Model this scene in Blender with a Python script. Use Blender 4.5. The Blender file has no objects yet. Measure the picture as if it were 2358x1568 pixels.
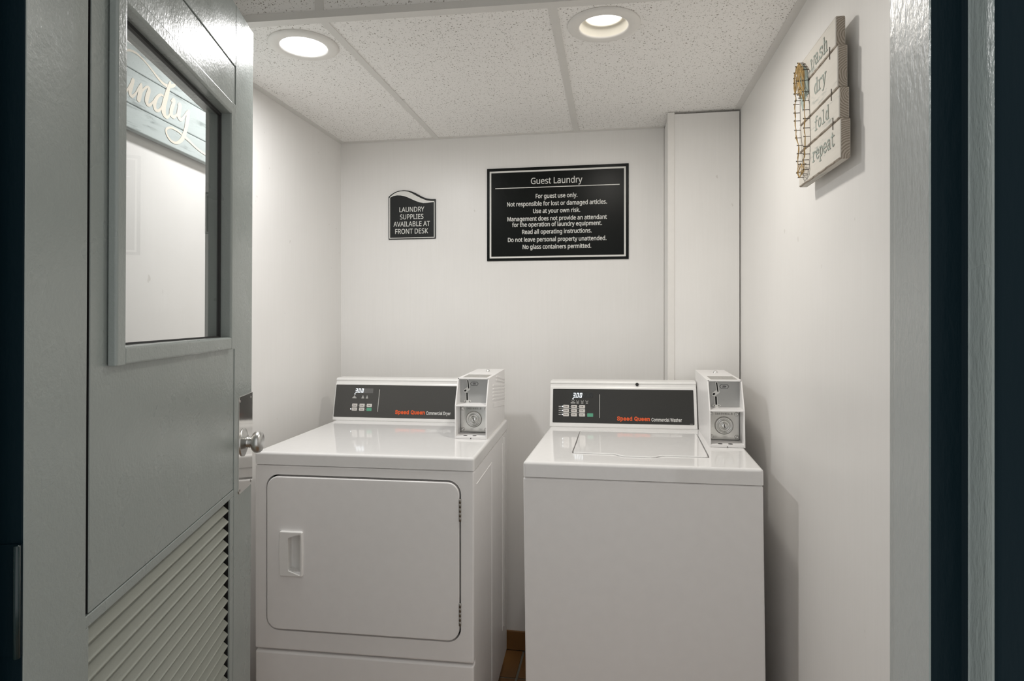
import bpy, bmesh, math, random
from mathutils import Matrix, Vector

random.seed(7)
SC = bpy.context.scene
COL = SC.collection
HC = 1.423                      # eye height above the laundry floor
PI = math.pi

# ---------------------------------------------------------------- camera
cam = bpy.data.cameras.new('camera')
cam.sensor_width = 36.0
cam.lens = 36.0 * 1405.0 / 2358.0
cam.shift_y = -47.0 / 2358.0
cam.clip_start = 0.02
camo = bpy.data.objects.new('camera', cam)
COL.objects.link(camo)
camo.location = (0, 0, HC)
camo.rotation_euler = (PI / 2, 0, math.radians(9.34))
SC.camera = camo

# ---------------------------------------------------------------- world, exposure, lamp strengths
W = bpy.data.worlds.new('hallway_light')
SC.world = W
W.use_nodes = True
W.node_tree.nodes['Background'].inputs[0].default_value = (1.0, 0.99, 0.985, 1)
W.node_tree.nodes['Background'].inputs[1].default_value = 0.95  # added fill through the doorway, brightens the machine fronts; no hall lamp behind it
SC.view_settings.view_transform = 'Standard'
SC.view_settings.look = 'None'
SC.view_settings.gamma = 1.0
SC.view_settings.use_curve_mapping = False
SC.view_settings.exposure = 0.0
LAMP_LEFT, LAMP_RIGHT = 6.3, 5.2          # watts of the two ceiling lamps
LEFT_COLOR, RIGHT_COLOR = (1.0, 0.99, 0.98), (1.0, 0.95, 0.88)
LAMP_SPREAD = math.radians(176)
SC.cycles.max_bounces = 16
SC.cycles.diffuse_bounces = 10
SC.cycles.glossy_bounces = 6
SC.cycles.transparent_max_bounces = 12
SC.cycles.sample_clamp_indirect = 6.0

# ---------------------------------------------------------------- materials
def new_mat(name):
    m = bpy.data.materials.new(name)
    m.use_nodes = True
    nt = m.node_tree
    return m, nt, nt.nodes['Principled BSDF']

def link(nt, a, b): nt.links.new(a, b)

def node(nt, t, **kw):
    n = nt.nodes.new(t)
    for k, v in kw.items():
        if k in n.inputs.keys(): n.inputs[k].default_value = v
        else: setattr(n, k, v)
    return n

def math_node(nt, op, a, b=None, clamp=False):
    n = nt.nodes.new('ShaderNodeMath'); n.operation = op; n.use_clamp = clamp
    for i, v in enumerate((a, b)):
        if v is None: continue
        if isinstance(v, (int, float)): n.inputs[i].default_value = v
        else: nt.links.new(v, n.inputs[i])
    return n.outputs[0]

def mix_color(nt, fac, a, b):
    n = nt.nodes.new('ShaderNodeMix'); n.data_type = 'RGBA'
    if isinstance(fac, (int, float)): n.inputs[0].default_value = fac
    else: nt.links.new(fac, n.inputs[0])
    for i, v in ((6, a), (7, b)):
        if isinstance(v, tuple): n.inputs[i].default_value = (*v, 1) if len(v) == 3 else v
        else: nt.links.new(v, n.inputs[i])
    return n.outputs[2]

def ramp(nt, fac, stops):
    n = nt.nodes.new('ShaderNodeValToRGB')
    e = n.color_ramp.elements
    while len(e) < len(stops): e.new(0.5)
    for k, (p, c) in enumerate(stops):
        e[k].position = p
        e[k].color = (c, c, c, 1) if isinstance(c, (int, float)) else (*c, 1)
    nt.links.new(fac, n.inputs[0])
    return n.outputs[0]

def coords(nt, world=False, scale=(1, 1, 1)):
    if world:
        src = nt.nodes.new('ShaderNodeNewGeometry').outputs['Position']
    else:
        src = nt.nodes.new('ShaderNodeTexCoord').outputs['Object']
    mp = nt.nodes.new('ShaderNodeMapping')
    mp.inputs['Scale'].default_value = scale
    nt.links.new(src, mp.inputs[0])
    return mp.outputs[0]

def noise(nt, co, scale, detail=3.0, rough=0.5, dist=0.0):
    n = nt.nodes.new('ShaderNodeTexNoise')
    n.inputs['Scale'].default_value = scale
    n.inputs['Detail'].default_value = detail
    n.inputs['Roughness'].default_value = rough
    n.inputs['Distortion'].default_value = dist
    nt.links.new(co, n.inputs['Vector'])
    return n

def bump(nt, b, height, strength, dist, prev=None):
    n = nt.nodes.new('ShaderNodeBump')
    n.inputs['Strength'].default_value = strength
    n.inputs['Distance'].default_value = dist
    nt.links.new(height, n.inputs['Height'])
    if prev is not None: nt.links.new(prev, n.inputs['Normal'])
    nt.links.new(n.outputs[0], b.inputs['Normal'])
    return n.outputs[0]

def plain(name, color, rough=0.5, metal=0.0, spec=0.5, grain=0.0, gscale=60.0, bumps=0.0, bscale=200.0, coat=0.0):
    m, nt, b = new_mat(name)
    b.inputs['Base Color'].default_value = (*color, 1)
    b.inputs['Roughness'].default_value = rough
    b.inputs['Metallic'].default_value = metal
    b.inputs['Specular IOR Level'].default_value = spec
    if coat: b.inputs['Coat Weight'].default_value = coat; b.inputs['Coat Roughness'].default_value = 0.05
    co = coords(nt)
    n = noise(nt, co, gscale, 4)
    g = max(grain, 0.03)
    c = mix_color(nt, n.outputs['Fac'], tuple(x * (1 - g) for x in color), tuple(min(1, x * (1 + g)) for x in color))
    link(nt, c, b.inputs['Base Color'])
    if bumps:
        n2 = noise(nt, co, bscale, 3)
        bump(nt, b, n2.outputs['Fac'], bumps, 0.001)
    return m

def emitter(name, color, strength):
    m, nt, b = new_mat(name)
    b.inputs['Base Color'].default_value = (0.8, 0.8, 0.8, 1)
    b.inputs['Emission Color'].default_value = (*color, 1)
    b.inputs['Emission Strength'].default_value = strength
    return m

M = {}

def wall_material():
    m, nt, b = new_mat('white_vinyl_wall')
    co = coords(nt, True, (170, 170, 5))
    n = noise(nt, co, 1.0, 4, 0.6)
    co2 = coords(nt, True)
    big = noise(nt, co2, 2.2, 3)
    c1 = mix_color(nt, n.outputs['Fac'], (0.815, 0.805, 0.785), (0.865, 0.855, 0.84))
    st = ramp(nt, big.outputs['Fac'], [(0.3, 0.95), (0.7, 1.0)])
    mul = nt.nodes.new('ShaderNodeMix'); mul.data_type = 'RGBA'; mul.blend_type = 'MULTIPLY'; mul.inputs[0].default_value = 1
    link(nt, c1, mul.inputs[6]); link(nt, st, mul.inputs[7])
    # sparse scuffs
    sp = noise(nt, coords(nt, True, (40, 40, 26)), 1.0, 2)
    sc = ramp(nt, sp.outputs['Fac'], [(0.76, 0.0), (0.79, 1.0)])
    c2 = mix_color(nt, math_node(nt, 'MULTIPLY', sc, 0.35), mul.outputs[2], (0.45, 0.42, 0.38))
    link(nt, c2, b.inputs['Base Color'])
    b.inputs['Roughness'].default_value = 0.34
    b.inputs['Specular IOR Level'].default_value = 0.45
    p = bump(nt, b, n.outputs['Fac'], 0.10, 0.001)
    n3 = noise(nt, co2, 7.0, 2)
    bump(nt, b, n3.outputs['Fac'], 0.10, 0.01, p)
    return m
M['wall'] = wall_material()

def ceiling_material():
    m, nt, b = new_mat('fissured_ceiling_tile')
    co = coords(nt, True)
    wob = noise(nt, co, 95, 2)
    add = nt.nodes.new('ShaderNodeVectorMath'); add.operation = 'MULTIPLY_ADD'
    link(nt, wob.outputs['Color'], add.inputs[0]); add.inputs[1].default_value = (0.012, 0.012, 0.012)
    link(nt, co, add.inputs[2])
    def spots(scale, r0, r1, keep):
        v = nt.nodes.new('ShaderNodeTexVoronoi'); v.voronoi_dimensions = '3D'
        v.inputs['Scale'].default_value = scale
        link(nt, add.outputs[0], v.inputs['Vector'])
        d = ramp(nt, v.outputs['Distance'], [(r0, 1.0), (r1, 0.0)])
        sep = nt.nodes.new('ShaderNodeSeparateColor'); link(nt, v.outputs['Color'], sep.inputs[0])
        k = math_node(nt, 'LESS_THAN', sep.outputs[0], keep)
        return math_node(nt, 'MULTIPLY', d, k)
    s1 = spots(120, 0.17, 0.28, 0.55)
    s2 = spots(230, 0.20, 0.32, 0.5)
    s = math_node(nt, 'MAXIMUM', s1, math_node(nt, 'MULTIPLY', s2, 0.7), True)
    g = noise(nt, co, 400, 2)
    basec = mix_color(nt, g.outputs['Fac'], (0.86, 0.85, 0.83), (0.92, 0.91, 0.89))
    c = mix_color(nt, s, basec, (0.33, 0.305, 0.27))
    link(nt, c, b.inputs['Base Color'])
    b.inputs['Roughness'].default_value = 0.95
    inv = math_node(nt, 'SUBTRACT', 1.0, s)
    p = bump(nt, b, inv, 0.5, 0.002)
    bump(nt, b, g.outputs['Fac'], 0.2, 0.001, p)
    return m
M['tile'] = ceiling_material()

def door_paint(name, c0, c1, rough=0.33, streak=(1, 1, 1), cracks=0.12, spec=0.42, peels=0.34, pscale=170.0):
    m, nt, b = new_mat(name)
    co = coords(nt)
    n = noise(nt, co, 3.0, 4)
    c = mix_color(nt, n.outputs['Fac'], c0, c1)
    nick = noise(nt, co, 33.0, 3, 0.65)
    nk = ramp(nt, nick.outputs['Fac'], [(0.725, 0.0), (0.745, 1.0)])
    c = mix_color(nt, math_node(nt, 'MULTIPLY', nk, 0.35), c, (0.45, 0.46, 0.43))
    link(nt, c, b.inputs['Base Color'])
    r = noise(nt, co, 9.0, 3)
    link(nt, ramp(nt, r.outputs['Fac'], [(0.3, rough - 0.05), (0.7, rough + 0.07)]), b.inputs['Roughness'])
    b.inputs['Specular IOR Level'].default_value = spec
    peel = noise(nt, coords(nt, False, streak), pscale, 3, 0.55)
    p = bump(nt, b, peel.outputs['Fac'], peels, 0.0016)
    wv = noise(nt, coords(nt, False, streak), 28.0, 2)
    p = bump(nt, b, wv.outputs['Fac'], 0.16, 0.004, p)
    # hairline cracks in old paint
    cr = nt.nodes.new('ShaderNodeTexVoronoi'); cr.feature = 'DISTANCE_TO_EDGE'
    cr.inputs['Scale'].default_value = 2.3
    wob = noise(nt, co, 9.0, 4)
    va = nt.nodes.new('ShaderNodeVectorMath'); va.operation = 'MULTIPLY_ADD'
    link(nt, wob.outputs['Color'], va.inputs[0]); va.inputs[1].default_value = (0.25, 0.25, 0.25); link(nt, co, va.inputs[2])
    link(nt, va.outputs[0], cr.inputs['Vector'])
    e = ramp(nt, cr.outputs['Distance'], [(0.0, 0.0), (0.0045, 1.0)])
    mask = noise(nt, co, 1.9, 1)
    mk = ramp(nt, mask.outputs['Fac'], [(0.52, 1.0), (0.58, 0.0)])
    e2 = math_node(nt, 'MAXIMUM', e, mk)
    if cracks: bump(nt, b, e2, cracks, 0.0012, p)
    return m
M['door'] = door_paint('grey_door_paint', (0.248, 0.280, 0.266), (0.278, 0.310, 0.296), 0.29, (1, 1, 1), 0.0, 0.62)
M['slat'] = door_paint('grey_louver_paint', (0.275, 0.290, 0.252), (0.31, 0.325, 0.288), 0.42, (0.3, 1, 1), 0.0)
M['jamb'] = door_paint('grey_jamb_paint', (0.36, 0.378, 0.365), (0.40, 0.418, 0.405), 0.30, (1, 1, 0.35), 0.0, 0.6, 0.55, 220.0)
M['reveal'] = door_paint('grey_green_reveal_paint', (0.27, 0.315, 0.305), (0.31, 0.355, 0.345), 0.26, (1, 1, 0.35), 0.0, 0.6, 0.6, 240.0)
M['navy'] = door_paint('navy_hallway_paint', (0.0030, 0.0095, 0.0130), (0.0042, 0.0120, 0.0165), 0.34, (1, 1, 0.25), 0.0, 0.06)  # hallway darkness put into the colour of the hall-facing faces

M['enamel'] = plain('white_enamel', (0.83, 0.825, 0.82), 0.07, 0, 0.5, 0.01)
M['enamel_satin'] = plain('white_satin_steel', (0.86, 0.85, 0.845), 0.36, 0, 0.5, 0.01, 30, 0.05, 500)
M['console'] = plain('white_console_plastic', (0.82, 0.815, 0.80), 0.28, 0, 0.5, 0.01)
M['panel_dryer'] = plain('charcoal_control_film', (0.062, 0.061, 0.058), 0.36, 0, 0.5, 0.10, 300)
M['panel_washer'] = plain('black_control_film', (0.028, 0.028, 0.0255), 0.36, 0, 0.42, 0.15, 300)
M['dark'] = plain('black_rubber', (0.018, 0.018, 0.018), 0.6)
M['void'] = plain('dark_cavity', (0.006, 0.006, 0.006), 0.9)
M['display_dryer'] = plain('grey_display_window', (0.16, 0.158, 0.155), 0.25)
M['display_washer'] = plain('black_display_window', (0.012, 0.014, 0.014), 0.25)
M['segment_off_dryer'] = plain('unlit_segment_grey', (0.125, 0.122, 0.12), 0.4)
M['segment_off_washer'] = plain('unlit_segment_black', (0.03, 0.032, 0.03), 0.4)
M['digit'] = emitter('lit_led_segment', (0.75, 0.88, 1.0), 1.5)
M['lamp_dot'] = emitter('lit_led_dot', (0.85, 0.93, 1.0), 1.6)
M['button'] = plain('cream_button', (0.66, 0.64, 0.61), 0.4)
M['button_print'] = plain('grey_button_print', (0.24, 0.22, 0.21), 0.5)
M['green'] = plain('green_start_button', (0.10, 0.36, 0.23), 0.4)
M['orange'] = plain('orange_red_lettering', (0.80, 0.115, 0.025), 0.45)
M['white_ink'] = plain('white_lettering', (0.80, 0.80, 0.78), 0.5)
M['silver_ink'] = plain('grey_white_print', (0.55, 0.55, 0.53), 0.5)
M['chrome'] = plain('bright_chrome', (0.80, 0.80, 0.79), 0.12, 1.0)
M['satin_nickel'] = plain('satin_nickel', (0.58, 0.58, 0.565), 0.30, 1.0, 0.5, 0.04, 120)
M['steel'] = plain('brushed_steel', (0.72, 0.70, 0.67), 0.09, 1.0, 0.5, 0.05, 40, 0.03, 90)
M['engraved'] = plain('dark_engraved_letters', (0.20, 0.195, 0.185), 0.5)
M['slot_metal'] = plain('bright_slot_metal', (0.74, 0.74, 0.72), 0.5, 0.5)
M['lock_steel'] = plain('satin_lock_plate', (0.70, 0.70, 0.68), 0.19, 1.0, 0.5, 0.04, 150)
M['grey_plate'] = plain('grey_coin_plate', (0.42, 0.425, 0.42), 0.38, 0.35, 0.5, 0.03)
M['label'] = plain('grey_printed_label', (0.40, 0.385, 0.36), 0.5, 0, 0.5, 0.25, 420)
M['sign_black'] = plain('black_sign_plastic', (0.0065, 0.0078, 0.0070), 0.30, 0, 0.13, 0.1, 80, 0.10, 260)
M['sign_small'] = plain('charcoal_sign_plastic', (0.019, 0.0205, 0.0205), 0.34, 0, 0.2, 0.06, 80, 0.05, 260)
M['sign_white'] = plain('white_sign_print', (0.72, 0.72, 0.69), 0.45)
M['tee'] = plain('white_painted_grid', (0.70, 0.69, 0.665), 0.42, 0, 0.4, 0.03, 30)
M['trim_white'] = plain('white_corner_trim', (0.80, 0.785, 0.76), 0.32, 0, 0.5, 0.02, 60)
M['lamp_trim'] = plain('white_lamp_trim', (0.80, 0.785, 0.755), 0.45)
M['baffle'] = plain('cream_lamp_baffle', (0.90, 0.87, 0.78), 0.5)
M['lamp_left'] = emitter('lit_lamp_white', LEFT_COLOR, 4.0)
M['lamp_right'] = emitter('lit_lamp_warm', RIGHT_COLOR, 3.0)
M['grout'] = plain('grey_grout', (0.27, 0.26, 0.225), 0.85, 0, 0.3, 0.1, 200)
M['hinge'] = plain('dark_hinge_steel', (0.34, 0.33, 0.31), 0.3, 1.0)
M['navy_hinge'] = plain('painted_hinge_knuckle', (0.008, 0.022, 0.024), 0.25, 0.0)  # hinge colour darkened to go with the painted shade of the door edge
M['twine'] = plain('golden_jute_twine', (0.50, 0.345, 0.15), 0.85, 0, 0.2, 0.35, 700)
M['nail'] = plain('dark_iron_nail', (0.10, 0.085, 0.07), 0.45, 0.7)
M['words'] = plain('sage_painted_words', (0.335, 0.385, 0.35), 0.7, 0, 0.3, 0.12, 500)
M['sage_wash'] = plain('thin_sage_wash', (0.34, 0.41, 0.385), 0.75, 0, 0.3, 0.15, 260)
M['script_cream'] = plain('cream_script_paint', (0.66, 0.615, 0.53), 0.7, 0, 0.3, 0.05, 200)
M['baffle_gap'] = M['void']

def floor_material():
    m, nt, b = new_mat('brown_quarry_tile')
    co = coords(nt, True)
    n = noise(nt, co, 9, 5, 0.6)
    n2 = noise(nt, coords(nt, True, (30, 6, 6)), 1.0, 3)
    c = mix_color(nt, n.outputs['Fac'], (0.17, 0.080, 0.022), (0.31, 0.155, 0.045))
    c = mix_color(nt, math_node(nt, 'MULTIPLY', n2.outputs['Fac'], 0.4), c, (0.13, 0.06, 0.03))
    link(nt, c, b.inputs['Base Color'])
    b.inputs['Roughness'].default_value = 0.42
    bump(nt, b, n.outputs['Fac'], 0.15, 0.002)
    return m
M['floor_tile'] = floor_material()

def plank_paint(name, c0, c1, dark, along):
    m, nt, b = new_mat(name)
    sc = [55, 55, 55]; sc[along] = 4
    co = coords(nt, True, tuple(sc))
    g = noise(nt, co, 1.0, 6, 0.65, 0.6)
    c = mix_color(nt, g.outputs['Fac'], c0, c1)
    sc2 = [60, 60, 60]; sc2[along] = 9
    s = noise(nt, coords(nt, True, tuple(sc2)), 1.0, 5, 0.7, 0.3)
    pm = noise(nt, coords(nt, True), 14.0, 2)
    k = ramp(nt, s.outputs['Fac'], [(0.55, 0.0), (0.68, 1.0)])
    kk = math_node(nt, 'MULTIPLY', k, ramp(nt, pm.outputs['Fac'], [(0.40, 0.15), (0.58, 0.95)]))
    c = mix_color(nt, kk, c, dark)
    link(nt, c, b.inputs['Base Color'])
    b.inputs['Roughness'].default_value = 0.7
    b.inputs['Specular IOR Level'].default_value = 0.3
    bump(nt, b, g.outputs['Fac'], 0.25, 0.001)
    return m
M['plank_white'] = plank_paint('whitewashed_plank', (0.60, 0.575, 0.52), (0.70, 0.67, 0.615), (0.33, 0.36, 0.335), 1)
M['plank_teal'] = plank_paint('pale_teal_plank', (0.40, 0.455, 0.45), (0.48, 0.53, 0.525), (0.25, 0.285, 0.28), 1)

def end_grain():
    m, nt, b = new_mat('weathered_end_grain')
    co = coords(nt)
    wob = noise(nt, co, 24, 3)
    va = nt.nodes.new('ShaderNodeVectorMath'); va.operation = 'MULTIPLY_ADD'
    link(nt, wob.outputs['Color'], va.inputs[0]); va.inputs[1].default_value = (0.012, 0.0, 0.012)
    link(nt, co, va.inputs[2])
    off = nt.nodes.new('ShaderNodeVectorMath'); off.operation = 'ADD'
    oi = nt.nodes.new('ShaderNodeObjectInfo')
    cz = nt.nodes.new('ShaderNodeCombineXYZ')
    link(nt, math_node(nt, 'MULTIPLY', math_node(nt, 'SUBTRACT', oi.outputs['Random'], 0.5), 0.06), cz.inputs[2])
    ad = nt.nodes.new('ShaderNodeVectorMath'); ad.operation = 'ADD'
    link(nt, va.outputs[0], ad.inputs[0]); link(nt, cz.outputs[0], ad.inputs[1])
    link(nt, ad.outputs[0], off.inputs[0]); off.inputs[1].default_value = (-0.020, 0, 0.006)
    w = nt.nodes.new('ShaderNodeTexWave'); w.wave_type = 'RINGS'; w.rings_direction = 'Y'
    w.inputs['Scale'].default_value = 70; w.inputs['Distortion'].default_value = 2.5; w.inputs['Detail'].default_value = 2
    link(nt, off.outputs[0], w.inputs['Vector'])
    c = mix_color(nt, w.outputs['Fac'], (0.27, 0.23, 0.185), (0.50, 0.445, 0.38))
    link(nt, c, b.inputs['Base Color']); b.inputs['Roughness'].default_value = 0.85
    return m
M['end_grain'] = end_grain()

def glass_material():
    m = bpy.data.materials.new('window_glass'); m.use_nodes = True
    nt = m.node_tree; nt.nodes.clear()
    out = nt.nodes.new('ShaderNodeOutputMaterial')
    tr = nt.nodes.new('ShaderNodeBsdfTransparent'); tr.inputs[0].default_value = (0.955, 0.96, 0.96, 1)
    gl = nt.nodes.new('ShaderNodeBsdfGlossy'); gl.inputs['Roughness'].default_value = 0.01
    fr = nt.nodes.new('ShaderNodeFresnel'); fr.inputs[0].default_value = 1.5
    mx = nt.nodes.new('ShaderNodeMixShader')
    gm = nt.nodes.new('ShaderNodeNewGeometry')
    front = math_node(nt, 'SUBTRACT', 1.0, gm.outputs['Backfacing'])
    link(nt, math_node(nt, 'MULTIPLY', fr.outputs[0], front), mx.inputs[0]); link(nt, tr.outputs[0], mx.inputs[1]); link(nt, gl.outputs[0], mx.inputs[2])
    link(nt, mx.outputs[0], out.inputs[0])
    return m
M['glass'] = glass_material()

# ---------------------------------------------------------------- mesh helpers
class B:
    """Collects shapes, becomes ONE mesh object."""
    def __init__(self): self.bm = bmesh.new()
    def _take(self, t, mi=0, smooth=False, mat=None):
        if mat is not None: bmesh.ops.transform(t, matrix=mat, verts=t.verts)
        for f in t.faces: f.material_index = mi; f.smooth = smooth
        me = bpy.data.meshes.new('tmp'); t.to_mesh(me); t.free()
        self.bm.from_mesh(me); bpy.data.meshes.remove(me)
        return self
    def box(self, x0, x1, y0, y1, z0, z1, bev=0.0, seg=2, mi=0, mat=None, sharp_bottom=False):
        t = bmesh.new()
        bmesh.ops.create_cube(t, size=1.0)
        for v in t.verts:
            v.co = ((x0 + x1) / 2 + v.co.x * (x1 - x0), (y0 + y1) / 2 + v.co.y * (y1 - y0), (z0 + z1) / 2 + v.co.z * (z1 - z0))
        if bev:
            ed = [e for e in t.edges if not (sharp_bottom and all(v.co.z < (z0 + z1) / 2 for v in e.verts))]
            bmesh.ops.bevel(t, geom=ed, offset=bev, segments=seg, affect='EDGES', profile=0.5)
        return self._take(t, mi, False, mat)
    def prism(self, pts, axis, a0, a1, bev=0.0, seg=2, mi=0, mat=None):
        """pts in the two other axes (x,y order kept): axis 0 -> (y,z), 1 -> (x,z), 2 -> (x,y)."""
        t = bmesh.new()
        def P(p, a):
            return {0: (a, p[0], p[1]), 1: (p[0], a, p[1]), 2: (p[0], p[1], a)}[axis]
        lo = [t.verts.new(P(p, a0)) for p in pts]; hi = [t.verts.new(P(p, a1)) for p in pts]
        n = len(pts)
        t.faces.new(lo); t.faces.new(hi)
        for i in range(n): t.faces.new((lo[i], lo[(i + 1) % n], hi[(i + 1) % n], hi[i]))
        bmesh.ops.recalc_face_normals(t, faces=t.faces)
        if bev:
            ed = [e for e in t.edges if e.calc_face_angle(0) > 0.5]
            bmesh.ops.bevel(t, geom=ed, offset=bev, segments=seg, affect='EDGES', profile=0.5)
        return self._take(t, mi, False, mat)
    def lathe(self, prof, c, axis, seg=32, mi=0, mat=None):
        """prof: (radius, height along axis)."""
        t = bmesh.new(); c = Vector(c)
        ax = {'x': Vector((1, 0, 0)), 'y': Vector((0, 1, 0)), 'z': Vector((0, 0, 1))}[axis]
        u = Vector((0, 1, 0)) if axis == 'x' else Vector((1, 0, 0)); v = ax.cross(u)
        rings = []
        for r, h in prof:
            if r < 1e-6: rings.append([t.verts.new(c + ax * h)])
            else: rings.append([t.verts.new(c + ax * h + (u * math.cos(2 * PI * k / seg) + v * math.sin(2 * PI * k / seg)) * r) for k in range(seg)])
        for a, b in zip(rings, rings[1:]):
            for k in range(seg):
                k2 = (k + 1) % seg
                if len(a) == 1 and len(b) == 1: continue
                if len(a) == 1: t.faces.new((a[0], b[k], b[k2]))
                elif len(b) == 1: t.faces.new((a[k], a[k2], b[0]))
                else: t.faces.new((a[k], a[k2], b[k2], b[k]))
        bmesh.ops.recalc_face_normals(t, faces=t.faces)
        return self._take(t, mi, True, mat)
    def tube(self, pts, r, seg=6, mi=0):
        t = bmesh.new(); pts = [Vector(p) for p in pts]; rings = []
        for i, p in enumerate(pts):
            d = (pts[min(i + 1, len(pts) - 1)] - pts[max(i - 1, 0)])
            if d.length < 1e-9: d = Vector((0, 0, 1))
            d.normalize()
            u = d.cross(Vector((1, 0, 0)) if abs(d.x) < 0.8 else Vector((0, 1, 0))).normalized(); v = d.cross(u)
            rings.append([t.verts.new(p + (u * math.cos(2 * PI * k / seg) + v * math.sin(2 * PI * k / seg)) * r) for k in range(seg)])
        for a, b in zip(rings, rings[1:]):
            for k in range(seg): t.faces.new((a[k], a[(k + 1) % seg], b[(k + 1) % seg], b[k]))
        t.faces.new(rings[0]); t.faces.new(rings[-1])
        bmesh.ops.recalc_face_normals(t, faces=t.faces)
        return self._take(t, mi, True)
    def ribbon(self, pts, mat, th=0.0005, mi=0):
        """flat painted stroke; pts (x, y, width) in the plane given by mat."""
        self.layer = getattr(self, 'layer', 0) + 1
        th = th + self.layer * 0.00005
        t = bmesh.new(); L = []; n = len(pts)
        for i, (x, y, w) in enumerate(pts):
            a = pts[max(i - 1, 0)]; b = pts[min(i + 1, n - 1)]
            d = Vector((b[0] - a[0], b[1] - a[1]));
            if d.length < 1e-9: d = Vector((1, 0))
            d.normalize(); nn = Vector((-d.y, d.x)) * (w / 2)
            zz = th + i * 0.0000015
            L.append((t.verts.new((x + nn.x, y + nn.y, zz)), t.verts.new((x - nn.x, y - nn.y, zz))))
        for (a, b), (c, d) in zip(L, L[1:]):
            try: t.faces.new((a, b, d, c))
            except ValueError: pass
        for c, (x, y, w) in enumerate(pts if len(pts) < 14 else (pts[0], pts[-1])):
            k = [t.verts.new((x + math.cos(q * PI / 5) * w / 2, y + math.sin(q * PI / 5) * w / 2, th - 0.00002 - c * 0.000001)) for q in range(10)]
            t.faces.new(k)
        return self._take(t, mi, False, mat)

def obj(name, b, mats, parent=None, loc=None, rot=None, props=None, smooth_angle=None):
    me = bpy.data.meshes.new(name)
    bm = b.bm if isinstance(b, B) else b
    bm.to_mesh(me); bm.free()
    if not isinstance(mats, (list, tuple)): mats = [mats]
    for m in mats: me.materials.append(m)
    o = bpy.data.objects.new(name, me); COL.objects.link(o)
    if parent is not None: o.parent = parent
    if loc is not None: o.location = loc
    if rot is not None: o.rotation_euler = rot
    for k, v in (props or {}).items(): o[k] = v
    return o

def copy_of(o, parent=None, loc=None, name=None):
    c = o.copy(); COL.objects.link(c)
    if parent is not None: c.parent = parent
    if loc is not None: c.location = loc
    return c

def thing(name, label, cat, loc=(0, 0, 0), rot=(0, 0, 0), group=None):
    o = bpy.data.objects.new(name, None); COL.objects.link(o)
    o.empty_display_size = 0.1
    o.location = loc; o.rotation_euler = rot
    o['label'] = label; o['category'] = cat
    if group: o['group'] = group
    return o

def structure(name, b, mats, **kw):
    o = obj(name, b, mats, **kw); o['kind'] = 'structure'; return o

def cut(o, cutter):
    """boolean difference, applied."""
    c = obj('cutter', cutter, [M['void']], parent=None)
    c.matrix_world = Matrix.Identity(4)
    keep_p, keep_m = o.parent, o.matrix_basis.copy()
    o.parent = None; o.matrix_basis = Matrix.Identity(4)
    md = o.modifiers.new('cut', 'BOOLEAN'); md.operation = 'DIFFERENCE'; md.object = c; md.solver = 'EXACT'
    bpy.context.view_layer.update()
    me = bpy.data.meshes.new_from_object(o.evaluated_get(bpy.context.evaluated_depsgraph_get()))
    o.modifiers.clear(); old = o.data; nm = old.name
    o.data = me; bpy.data.meshes.remove(old); me.name = nm
    cm = c.data; bpy.data.objects.remove(c); bpy.data.meshes.remove(cm)
    o.parent = keep_p; o.matrix_basis = keep_m
    return o

def rrect(x0, x1, y0, y1, r, n=6):
    pts = []
    for cx, cy, a in ((x1 - r, y1 - r, 0), (x0 + r, y1 - r, 90), (x0 + r, y0 + r, 180), (x1 - r, y0 + r, 270)):
        for k in range(n + 1):
            t = math.radians(a + 90 * k / n); pts.append((cx + r * math.cos(t), cy + r * math.sin(t)))
    return pts

def frame_mat(o, ex, ey, ez):
    m = Matrix.Identity(4)
    for i in range(3):
        m[i][0] = ex[i]; m[i][1] = ey[i]; m[i][2] = ez[i]; m[i][3] = o[i]
    return m

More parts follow.
